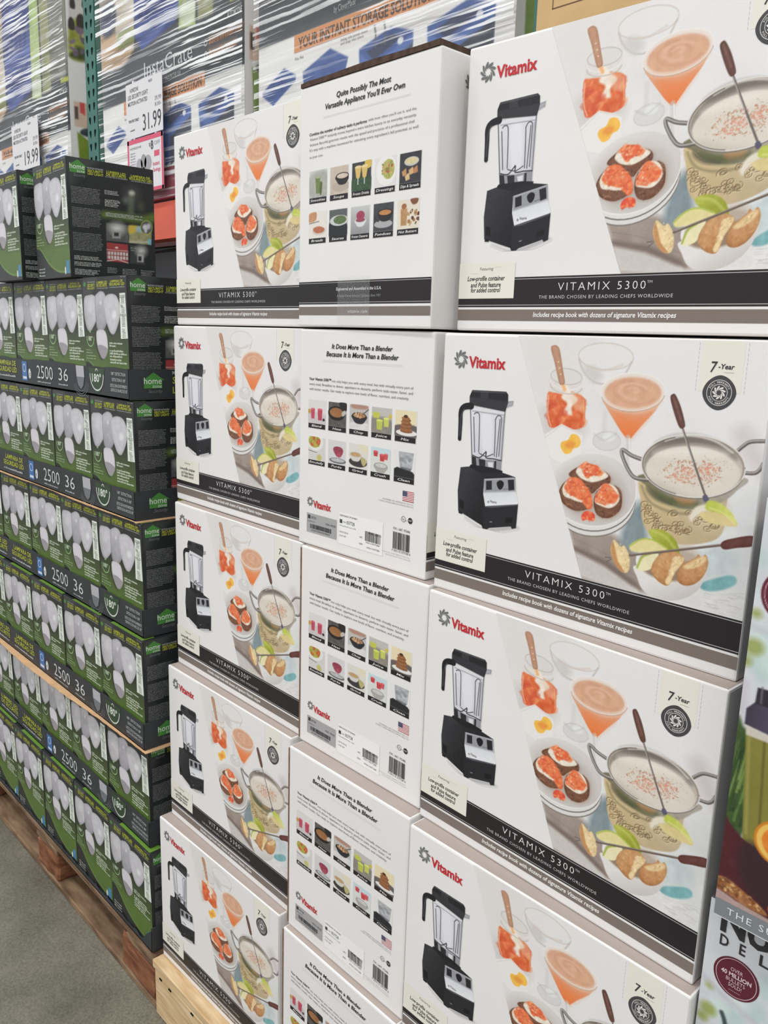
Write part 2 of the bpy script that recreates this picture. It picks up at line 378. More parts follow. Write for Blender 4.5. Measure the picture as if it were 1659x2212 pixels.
    def slice_(bread, cheese, jam, sd):
        P(bread, BR, 1, 2, nz=26, ns=7, rim=-22, rimw=4); P([(x + 4, y + 4) for x, y in bread], (150, 104, 80), .35, 10)
        P(cheese, CH, 1, 2.5, nz=14, ns=6, rim=-14, rimw=2); P(jam, (232, 112, 70), 1, 2.5, nz=22, ns=7)
        A.bits(bread, 60, [(140, 98, 74), (92, 60, 48), (170, 124, 96), (78, 50, 42)], 2.5, 6, .55, sd + 5, 1.6); P(cheese, CH, .85, 3, nz=18, ns=5); P(jam, (230, 116, 72), .9, 3, nz=20, ns=7); A.bits(jam, 34, OR, 7, 15, .5, sd, 2.2); A.bits(jam, 16, [(250, 182, 134), (248, 164, 110)], 4, 8, .55, sd + 9, 2); A.bits(jam, 12, [(190, 66, 44)], 3, 7, .45, sd + 4, 2); A.bits(cheese, 16, [(252, 247, 238), (222, 208, 188)], 3, 7, .5, sd + 3, 1.6); P(jam, (232, 118, 72), .22, 6)
    P([(680, 800), (900, 760), (960, 900), (860, 970), (700, 940)], (176, 168, 162), .55, 22)
    slice_([(676, 745), (715, 712), (760, 700), (850, 730), (880, 758), (872, 790), (820, 812), (790, 838), (745, 815), (710, 775)],
           [(712, 728), (735, 702), (790, 700), (850, 732), (868, 752), (840, 770), (790, 782), (745, 768), (722, 750)],
           [(738, 702), (765, 690), (815, 706), (842, 738), (826, 752), (790, 748), (768, 764), (748, 742)], 21)
    slice_([(628, 828), (660, 780), (715, 765), (760, 810), (785, 860), (785, 905), (720, 925), (668, 905), (636, 870)],
           [(646, 812), (670, 776), (720, 768), (765, 830), (770, 880), (720, 878), (690, 866), (654, 850)],
           [(655, 800), (690, 762), (730, 768), (756, 800), (784, 842), (790, 900), (770, 915), (744, 880), (716, 862), (690, 846), (664, 828)], 22)
    slice_([(798, 880), (820, 820), (880, 795), (925, 815), (937, 860), (926, 920), (872, 958), (815, 942)],
           [(804, 872), (836, 800), (890, 796), (918, 830), (920, 876), (880, 908), (830, 896)],
           [(806, 862), (846, 792), (880, 800), (900, 822), (918, 852), (900, 884), (870, 886), (846, 892), (820, 882)], 23)
    P([(738, 948), (756, 926), (786, 928), (804, 946), (796, 972), (764, 966), (744, 972)], (226, 84, 62), 1, 2, nz=20, ns=6); A.bits([(742, 945), (790, 930), (800, 968), (748, 968)], 14, OR, 5, 9, .7, 31)
    # fondue pot on its brass stand
    P([(1034, 760), (1030, 880), (1040, 980), (1090, 1046), (1180, 1082), (1300, 1084), (1400, 1058), (1440, 1000), (1450, 900), (1440, 820), (1250, 860)], (206, 184, 140), 1, 3, smooth=True, nz=10, ns=20, grad=((1040, 950), (1440, 950), (190, 172, 140)))
    P([(1250, 900), (1440, 880), (1440, 1000), (1300, 1000)], (216, 198, 166), .7, 22)
    for k in range(44):
        x, y = 1044 + A.r.random() * 385, 0
        y = 915 + 105 * A.r.random() + 55 * math.sin((x - 1030) / 410 * PI) - 40; r = A.r.uniform(14, 32); a0 = A.r.uniform(0, 6.28)
        sp = [(x + r * (1 - t * .8) * math.cos(a0 + t * 8), y + .75 * r * (1 - t * .8) * math.sin(a0 + t * 8)) for t in np.linspace(0, 1, 16)]
        L(sp, 4.5, (112, 88, 56), .75, 1.5); L([(p[0] + 4, p[1] + 4) for p in sp], 3, (240, 226, 190), .5, 1.5)
    L([(1034, 800), (1060, 860), (1110, 900), (1200, 930), (1300, 932)], 10, (120, 112, 80), .6, 5)
    P([(1042, 740), (1070, 810), (1130, 868), (1220, 905), (1320, 912), (1420, 880), (1500, 820), (1530, 750)], (126, 118, 92), 1, 3, nz=16, ns=16, grad=((1080, 800), (1500, 820), (176, 168, 156)))
    P([(1090, 820), (1180, 850), (1300, 872), (1300, 900), (1200, 896), (1120, 862)], (84, 92, 56), .8, 12); P([(1200, 850), (1290, 862), (1280, 886), (1220, 880)], (196, 140, 96), .7, 10)
    P([(1060, 800), (1110, 850), (1180, 886), (1110, 870), (1064, 830)], (66, 66, 54), .7, 8)
    for hp in ([(1034, 668), (985, 650), (940, 622), (938, 650), (965, 715), (1000, 758), (1064, 768)], [(1494, 632), (1530, 600), (1570, 576), (1642, 572)], [(1544, 730), (1590, 730), (1616, 712), (1632, 684)]):
        L(hp, 19, (98, 92, 88), 1, 1.5); L([(x - 3, y - 3) for x, y in hp], 7, (214, 208, 202), .8, 3)
    E(1288, 698, 258, 156, (188, 180, 170), rot=.06, f=2, grad=((1040, 640), (1540, 760), (156, 146, 136)))
    E(1288, 702, 244, 143, (146, 136, 126), rot=.06, f=3, grad=((1200, 560), (1300, 820), (206, 198, 186)))
    P([(1100, 590), (1200, 548), (1330, 552), (1450, 600), (1500, 660), (1400, 610), (1280, 588), (1180, 594)], (92, 84, 80), .55, 12)
    L([(1150, 575), (1260, 548), (1390, 572), (1480, 630)], 7, (240, 236, 230), .8, 4)
    E(1286, 726, 234, 124, (222, 214, 201), rot=.07, f=4, nz=6, ns=22)
    P([(1100, 640), (1290, 604), (1450, 640), (1300, 650)], (238, 232, 222), .8, 18); P([(1080, 760), (1160, 830), (1290, 856), (1250, 840), (1150, 790)], (196, 188, 174), .7, 14)
    A.bits(ellpts(1285, 732, 150, 66, 0, 12), 170, [(204, 138, 112), (212, 158, 130), (190, 120, 96), (176, 150, 118)], 2.5, 6.5, .6, 40)
    A.bits(ellpts(1290, 720, 190, 88, 0, 12), 90, [(150, 130, 104), (176, 160, 130)], 1.8, 4, .6, 41)
    A.bits(ellpts(1240, 736, 60, 34, 0, 12), 60, [(216, 140, 116)], 4, 8, .45, 42); A.bits(ellpts(1355, 712, 50, 26, 0, 12), 40, [(216, 140, 116)], 4, 8, .45, 43)
    L(ellpts(1288, 698, 256, 154, .06, 60, 0, 6.29), 7, (228, 224, 218), .95, 1.5); L(ellpts(1288, 700, 250, 148, .06, 60, 1.9, 4.3), 5, (84, 78, 74), .7, 2)
    L(ellpts(1288, 706, 254, 152, .06, 40, .3, 2.6), 4, (92, 86, 80), .7, 2)
    # fondue fork and the apple slice on it
    L([(1232, 508), (1290, 680), (1346, 842)], 11, (116, 106, 102), 1, 1.5, smooth=False); L([(1230, 512), (1288, 684)], 3, (226, 222, 218), .8, 1.5)
    P([(1174, 362), (1184, 346), (1200, 350), (1226, 410), (1246, 490), (1240, 510), (1222, 512), (1206, 480), (1184, 410)], (108, 76, 68), 1, 2, nz=10, rim=-22, rimw=3); L([(1190, 365), (1226, 470)], 6, (150, 112, 100), .6, 4)
    P([(1334, 846), (1352, 838), (1364, 862), (1350, 874), (1338, 868)], (96, 90, 112), 1, 2)
    P([(1268, 945), (1300, 900), (1352, 886), (1364, 908), (1330, 930), (1300, 950), (1280, 970)], (230, 222, 204), 1, 5)
    P([(1320, 940), (1330, 925), (1420, 925), (1480, 950), (1505, 992), (1430, 990), (1360, 975)], (222, 204, 146), 1, 3, nz=8, ns=10)
    P([(1350, 885), (1370, 866), (1420, 880), (1470, 920), (1498, 962), (1500, 990), (1460, 950), (1410, 928), (1352, 912)], (186, 200, 84), 1, 3, nz=14, ns=10, grad=((1370, 880), (1480, 970), (222, 218, 130)))
    L([(1370, 905), (1430, 926), (1495, 985)], 5, (232, 226, 160), .8, 3)
    # bowl with apple and bread
    P([(1004, 1190), (1012, 1250), (1040, 1310), (1100, 1352), (1190, 1362), (1270, 1340), (1325, 1290), (1346, 1210), (1180, 1250)], (228, 225, 222), 1, 2, grad=((1120, 1250), (1160, 1362), (204, 199, 195)))
    E(1176, 1176, 172, 96, (232, 229, 225), rot=.1, f=2); E(1178, 1184, 156, 82, (150, 128, 108), rot=.1, f=6)
    P([(1190, 1100), (1270, 1090), (1320, 1140), (1300, 1180), (1220, 1160)], (196, 184, 170), .8, 12)
    P([(1068, 1026), (1088, 1010), (1140, 1016), (1190, 1050), (1214, 1094), (1218, 1140), (1190, 1150), (1140, 1110), (1090, 1062)], (176, 182, 74), 1, 2.5, nz=14, ns=9, grad=((1080, 1020), (1210, 1140), (146, 152, 44)))
    L([(1090, 1022), (1150, 1046), (1200, 1110)], 9, (216, 216, 130), .6, 6)
    P([(974, 1094), (1010, 1068), (1062, 1056), (1110, 1074), (1160, 1108), (1130, 1120), (1060, 1124), (990, 1122)], (226, 214, 154), 1, 2.5, nz=10, ns=9); L([(976, 1094), (1030, 1062), (1090, 1064), (1158, 1106)], 8, (172, 188, 80), .9, 3)
    P([(1010, 1196), (1030, 1152), (1070, 1132), (1116, 1130), (1100, 1180), (1070, 1212), (1024, 1216)], (236, 228, 186), 1, 2.5, nz=8, ns=9); L([(1012, 1200), (1036, 1150), (1076, 1132)], 9, (156, 176, 70), .95, 3)
    TAN = (212, 164, 116); CRUMB = (236, 212, 164)
    P([(1082, 1210), (1100, 1160), (1140, 1126), (1190, 1118), (1236, 1142), (1242, 1176), (1210, 1200), (1192, 1240), (1162, 1288), (1110, 1262)], TAN, 1, 2, nz=16, ns=9, rim=-20, rimw=4, grad=((1120, 1140), (1150, 1280), (190, 136, 88)))
    P([(1190, 1150), (1240, 1150), (1230, 1185), (1196, 1226), (1170, 1282), (1150, 1270), (1172, 1215)], CRUMB, .95, 3, nz=22, ns=5)
    P([(1210, 1226), (1232, 1186), (1262, 1168), (1300, 1150), (1312, 1132), (1330, 1146), (1350, 1134), (1362, 1176), (1344, 1232), (1300, 1276), (1250, 1288), (1214, 1268)], TAN, 1, 2, nz=16, ns=9, rim=-20, rimw=4, grad=((1300, 1150), (1260, 1288), (186, 130, 84)))
    P([(1240, 1192), (1300, 1158), (1340, 1144), (1350, 1164), (1310, 1196), (1262, 1206)], CRUMB, .8, 4, nz=20, ns=5)
    P([(888, 1082), (900, 1064), (930, 1096), (950, 1094), (972, 1140), (976, 1190), (962, 1226), (930, 1216), (900, 1176), (882, 1120)], CRUMB, 1, 2, nz=22, ns=6, rim=-18, rimw=3)
    P([(884, 1118), (892, 1072), (904, 1110), (918, 1170), (950, 1222), (926, 1214), (898, 1174)], (196, 142, 92), .95, 3, nz=14, ns=6)
    for q, sd in (([(1195, 1155), (1235, 1155), (1195, 1226), (1165, 1270), (1155, 1260)], 71), ([(1245, 1192), (1335, 1150), (1345, 1164), (1265, 1204)], 72), ([(905, 1085), (945, 1100), (970, 1190), (950, 1215), (925, 1170)], 73)): A.bits(q, 22, [(206, 172, 122), (248, 232, 196), (190, 150, 104)], 2, 6, .6, sd, 1.8)
    for q, sd in (([(1090, 1205), (1150, 1130), (1185, 1140), (1150, 1250), (1110, 1255)], 74), ([(1220, 1240), (1330, 1190), (1345, 1215), (1260, 1280)], 75)): A.bits(q, 26, [(226, 182, 132), (180, 122, 74), (196, 142, 92)], 4, 10, .4, sd, 3)
    L([(856, 1150), (880, 1154)], 4, (90, 80, 76), .8, 1.5); L([(862, 1172), (884, 1160)], 4, (90, 80, 76), .8, 1.5)
    L([(976, 1140), (1180, 1116), (1430, 1086)], 11, (110, 96, 86), 1, 1.5, smooth=False); L([(980, 1136), (1424, 1082)], 3, (190, 178, 166), .7, 1.5)
    P([(1424, 1088), (1432, 1070), (1470, 1056), (1580, 1040), (1584, 1088), (1500, 1100), (1450, 1108), (1430, 1102)], (108, 66, 62), 1, 2, nz=12, rim=-20, rimw=3)
    return A.mesh('food_photo', 0.0002)

def paint_blender():
    a, b = hmap(FH, [(110, 320), (436, 1040)])
    A = Art(a[0], b[0], b[1] - .004, a[1] + .004, 0.0005, PAPER, FH)
    P, L, E = A.poly, A.line, A.ell
    BK = (38, 37, 41)
    P([(170, 960), (260, 1010), (400, 1000), (420, 1016), (280, 1030), (200, 985)], (176, 174, 176), .8, 8)
    # jar
    P([(194, 420), (366, 442), (352, 560), (346, 690), (270, 682), (200, 664)], (222, 221, 226), 1, 1.5, smooth=False, nz=4, grad=((220, 450), (300, 690), (206, 206, 214)))
    for p in ([(196, 430), (203, 664)], [(364, 444), (346, 690)], [(215, 455), (224, 448), (238, 455), (240, 500), (236, 640)], [(212, 470), (216, 640)], [(318, 480), (330, 462), (346, 470), (344, 520), (334, 660)], [(318, 480), (316, 560), (312, 660)], [(340, 480), (322, 664)]):
        L(p, 5, (84, 84, 92), .9, 1.2, smooth=len(p) > 2)
    P([(250, 470), (300, 470), (300, 640), (256, 640)], (236, 236, 240), .6, 10)
    L([(206, 440), (360, 460)], 4, (120, 120, 126), .6, 1.5, smooth=False); P([(352, 470), (364, 460), (350, 680), (340, 680)], (150, 150, 158), .6, 3, smooth=False)
    P([(200, 656), (270, 678), (348, 682), (346, 742), (270, 730), (202, 706)], (150, 150, 156), 1, 1.5, smooth=False)
    for p in ([(202, 660), (222, 668), (226, 712), (203, 704)], [(236, 674), (268, 680), (268, 728), (240, 720)], [(312, 684), (322, 684), (320, 738), (310, 736)]): P(p, BK, .95, 1.2, smooth=False)
    P([(280, 690), (306, 690), (304, 724), (284, 720)], (226, 226, 230), .9, 2, smooth=False)
    L([(206, 656), (240, 668), (272, 640), (272, 668), (310, 674), (345, 682)], 5, (52, 52, 58), .9, 1.2); L([(238, 646), (272, 662), (306, 650)], 4, (60, 60, 66), .9, 1.2); L([(270, 636), (270, 670)], 4, (70, 70, 76), .8, 1)
    # lid, spout, handle
    P([(376, 392), (406, 388), (402, 412), (366, 424)], (176, 176, 182), 1, 1.5, smooth=False, rim=-40, rimw=2)
    P([(193, 366), (205, 338), (370, 344), (380, 358), (379, 396), (366, 442), (192, 408)], BK, 1, 1.5, smooth=False, nz=4)
    P([(193, 372), (378, 392), (374, 412), (364, 442), (192, 410)], (58, 57, 62), .85, 4, smooth=False); P([(246, 340), (284, 342), (284, 382), (244, 376)], (62, 61, 66), .8, 2, smooth=False); L([(206, 344), (366, 350)], 4, (96, 96, 102), .8, 2, smooth=False)
    L([(200, 416), (168, 420), (150, 442), (147, 500), (143, 576)], 30, (32, 31, 35), 1, 1.5, w2=20); L([(166, 432), (150, 470), (144, 560)], 6, (92, 92, 98), .7, 3)
    # motor base
    P([(198, 702), (300, 716), (352, 732), (350, 752), (250, 748), (184, 720)], (30, 30, 34), 1, 1.5, smooth=False)
    P([(148, 716), (186, 712), (250, 744), (266, 756), (262, 860), (272, 1020), (258, 1022), (250, 1000), (136, 928), (134, 830)], (54, 53, 58), 1, 1.5, smooth=False, nz=4, grad=((150, 800), (262, 900), (30, 30, 34)))
    P([(250, 744), (350, 740), (414, 762), (418, 840), (428, 900), (418, 1012), (398, 1016), (392, 1004), (288, 1012), (270, 1022), (256, 1000), (258, 850)], (38, 38, 43), 1, 1.5, smooth=False)
    P([(264, 772), (412, 764), (418, 838), (428, 886), (424, 898), (300, 912), (268, 908), (258, 846)], (206, 207, 212), 1, 1.5, smooth=False, nz=3, grad=((330, 775), (346, 905), (232, 233, 236)))
    P([(262, 775), (412, 766), (416, 832), (262, 838)], (146, 147, 153), .9, 6, smooth=False); P([(268, 905), (424, 895), (426, 902), (300, 914), (270, 912)], (72, 72, 78), .9, 1.5, smooth=False)
    P([(272, 782), (300, 780), (300, 824), (272, 826)], BK, 1, 1.5, smooth=False); P([(378, 776), (408, 774), (410, 824), (382, 828)], BK, 1, 1.5, smooth=False)
    P([(324, 790), (342, 778), (358, 790), (354, 812), (342, 824), (330, 816)], (26, 26, 30), 1, 1.5); L([(356, 822), (380, 820)], 3, (90, 90, 96), .7, 1)
    P([(142, 872), (162, 882), (164, 924), (144, 912)], (20, 20, 23), 1, 2, smooth=False); P([(366, 962), (402, 958), (400, 984), (366, 988)], (20, 20, 23), 1, 2, smooth=False); L([(290, 982), (300, 982)], 4, (160, 160, 166), .8, 1)
    P([(138, 928), (156, 934), (156, 946), (138, 940)], (24, 24, 27), 1, 1.2, smooth=False)
    A.bare = PAPER
    return A.mesh('blender_photo', 0.0002)

def front_lettering():
    V = Vec(FH); S = V.stext
    h = lambda x, y: hmap(FH, [(x, y)])[0]
    e = 0.0012
    # bands
    V.part('title_band'); bt, bb = h(1000, 1325)[1], h(1524, 1632)[1]
    gt, gb = h(1520, 1645)[1], h(1505, 1706)[1]
    V.rect(e, BW - e, bb, bt, INK, .0003); V.part('recipe_band'); V.rect(e, BW - e, gb, gt, TAUPE, .0003)
    t = bt - bb; V.part('title_band')
    V.rect(e, BW - e, bt - t * .075, bt - t * .055, (190, 188, 188), .0004); V.rect(e, BW - e, bb + t * .055, bb + t * .075, (190, 188, 188), .0004)
    # logo
    V.part('logo'); c = h(151, 188); r = abs(h(180, 188)[0] - c[0]); V.swirl(c[0], c[1], r * 1.22, GREY)
    a = h(188, 222); b = h(367, 226); V.text('Vitamix', a[0], b[0], a[1] - .001, h(188, 170)[1] - a[1], RED, bold=.03)
    # seven year banner and warranty badge
    V.part('warranty_banner'); p = [h(*q) for q in ((1337, 72), (1548, 78), (1522, 342), (1312, 326))]
    u0 = (p[0][0] + p[3][0]) / 2; u1 = (p[1][0] + p[2][0]) / 2; vb = (p[2][1] + p[3][1]) / 2
    V.rect(u0, u1, vb, BH - e, CREAM, .0003)
    for k in (0.0035, -0.0035):
        uu = (u0 if k > 0 else u1) - k * .9
        v = vb
        while v < BH - .006: V.rect(uu - .0002, uu + .0002, v, v + .003, (196, 190, 176), .0004); v += .0045
    b7 = h(1370, 234); e7 = h(1404, 236); V.text('7', b7[0], e7[0], b7[1], h(1370, 182)[1] - b7[1], (60, 58, 60), bold=.01, shear=.15)
    bY = h(1410, 218); eY = h(1490, 222); V.text('-Year', bY[0], eY[0], bY[1], (h(1420, 194)[1] - bY[1]), (60, 58, 60), bold=.02, shear=.15)
    V.rect(bY[0] + .006, eY[0], bY[1] - .0035, bY[1] - .0032, (150, 146, 140), .0005)
    V.part('warranty_badge'); c = h(1414, 336); r = abs(h(1490, 336)[0] - h(1340, 336)[0]) / 2
    V.poly([(c[0] + r * 1.12 * (abs(math.cos(x)) ** 1.14) * np.sign(math.cos(x)), c[1] + r * 1.12 * (abs(math.sin(x)) ** 1.14) * np.sign(math.sin(x))) for x in np.linspace(0, 2 * PI, 56, endpoint=False)], (72, 70, 73), .0005)
    V.ring(c[0], c[1], r * .80, r * .84, (214, 212, 208), .0006); V.disc(c[0], c[1], r * .56, r * .56, (214, 212, 208), .0006); V.disc(c[0], c[1], r * .52, r * .52, (72, 70, 73), .0007); V.swirl(c[0], c[1], r * .46, (226, 224, 220), .0008)
    for word, top in (('FULL WARRANTY', 1), ('FULL WARRANTY', -1)):
        n = len(word)
        for i, ch in enumerate(word):
            if ch == ' ': continue
            g, fc = glyphs(ch, 0, .02); ang = (PI / 2 - (i - (n - 1) / 2) * .185) if top > 0 else (-PI / 2 + (i - (n - 1) / 2) * .185)
            s_ = r * .17; g = (g - [g[:, 0].max() / 2, .36]) * s_; ro = ang - PI / 2 if top > 0 else ang + PI / 2
            cc, ss = math.cos(ro), math.sin(ro); q = np.c_[g[:, 0] * cc - g[:, 1] * ss, g[:, 0] * ss + g[:, 1] * cc]
            V.raw(q + [c[0] + r * .685 * math.cos(ang), c[1] + r * .685 * math.sin(ang)], fc, (226, 224, 220), .0007)
    # featuring label
    V.part('feature_label'); q = [h(*z) for z in ((30, 1010), (272, 1066), (270, 1226), (22, 1166))]
    l0, l1 = e, (q[1][0] + q[2][0]) / 2; lt, lb = (q[0][1] + q[1][1]) / 2, (q[2][1] + q[3][1]) / 2
    V.rect(l0, l1, lb, lt, CREAM, .0005); V.rect(l0, l1, lb, lb + .0006, (206, 202, 188), .0006)
    S('Featuring', (118, 1064), (178, 1076), 13, (90, 86, 84), shear=.2)
    for s0, s1 in ((80, 112), (184, 216)): g = h(s0, 1066); g2 = h(s1, 1072); V.rect(g[0], g2[0], g[1] - .0003, g[1], (196, 190, 178), .0006)
    S('Low-profile container', (64, 1096), (228, 1136), 20, (52, 50, 52), shear=.2, bold=.022)
    S('and Pulse feature', (78, 1128), (210, 1160), 20, (52, 50, 52), shear=.2, bold=.022)
    S('for added control', (78, 1152), (208, 1182), 20, (52, 50, 52), shear=.2, bold=.022)
    # band lettering
    V.part('title_band'); x0, x1 = h(462, 1250), h(850, 1362); v = bb + t * .53
    V.text('VITAMIX 5300', x0[0], x1[0], v, t * .25, (232, 231, 230), space=1.28, bold=-.012)
    V.text('TM', x1[0] + .0015, x1[0] + .0075, v + t * .17, t * .08, (200, 198, 198))
    x0, x1 = h(378, 1268), h(972, 1440)
    V.text('THE BRAND CHOSEN BY LEADING CHEFS WORLDWIDE', x0[0], x1[0], bb + t * .27, t * .105, (208, 206, 206), space=1.15, bold=-.004)
    V.part('recipe_band'); x0, x1 = h(352, 1342), h(988, 1532); g = gt - gb
    V.text('Includes recipe book with dozens of signature Vitamix recipes', x0[0], x1[0], gb + g * .36, g * .40, (240, 238, 236), shear=.2, bold=.02)
    # small logo on the motor base
    V.part('base_logo'); V.stext('Vitamix', (290, 889), (324, 890), 13, (70, 70, 74), off=.0004); c = h(283, 884); V.swirl(c[0], c[1], .0016, (90, 90, 94), .0004)
    return V.meshes('front_lettering')

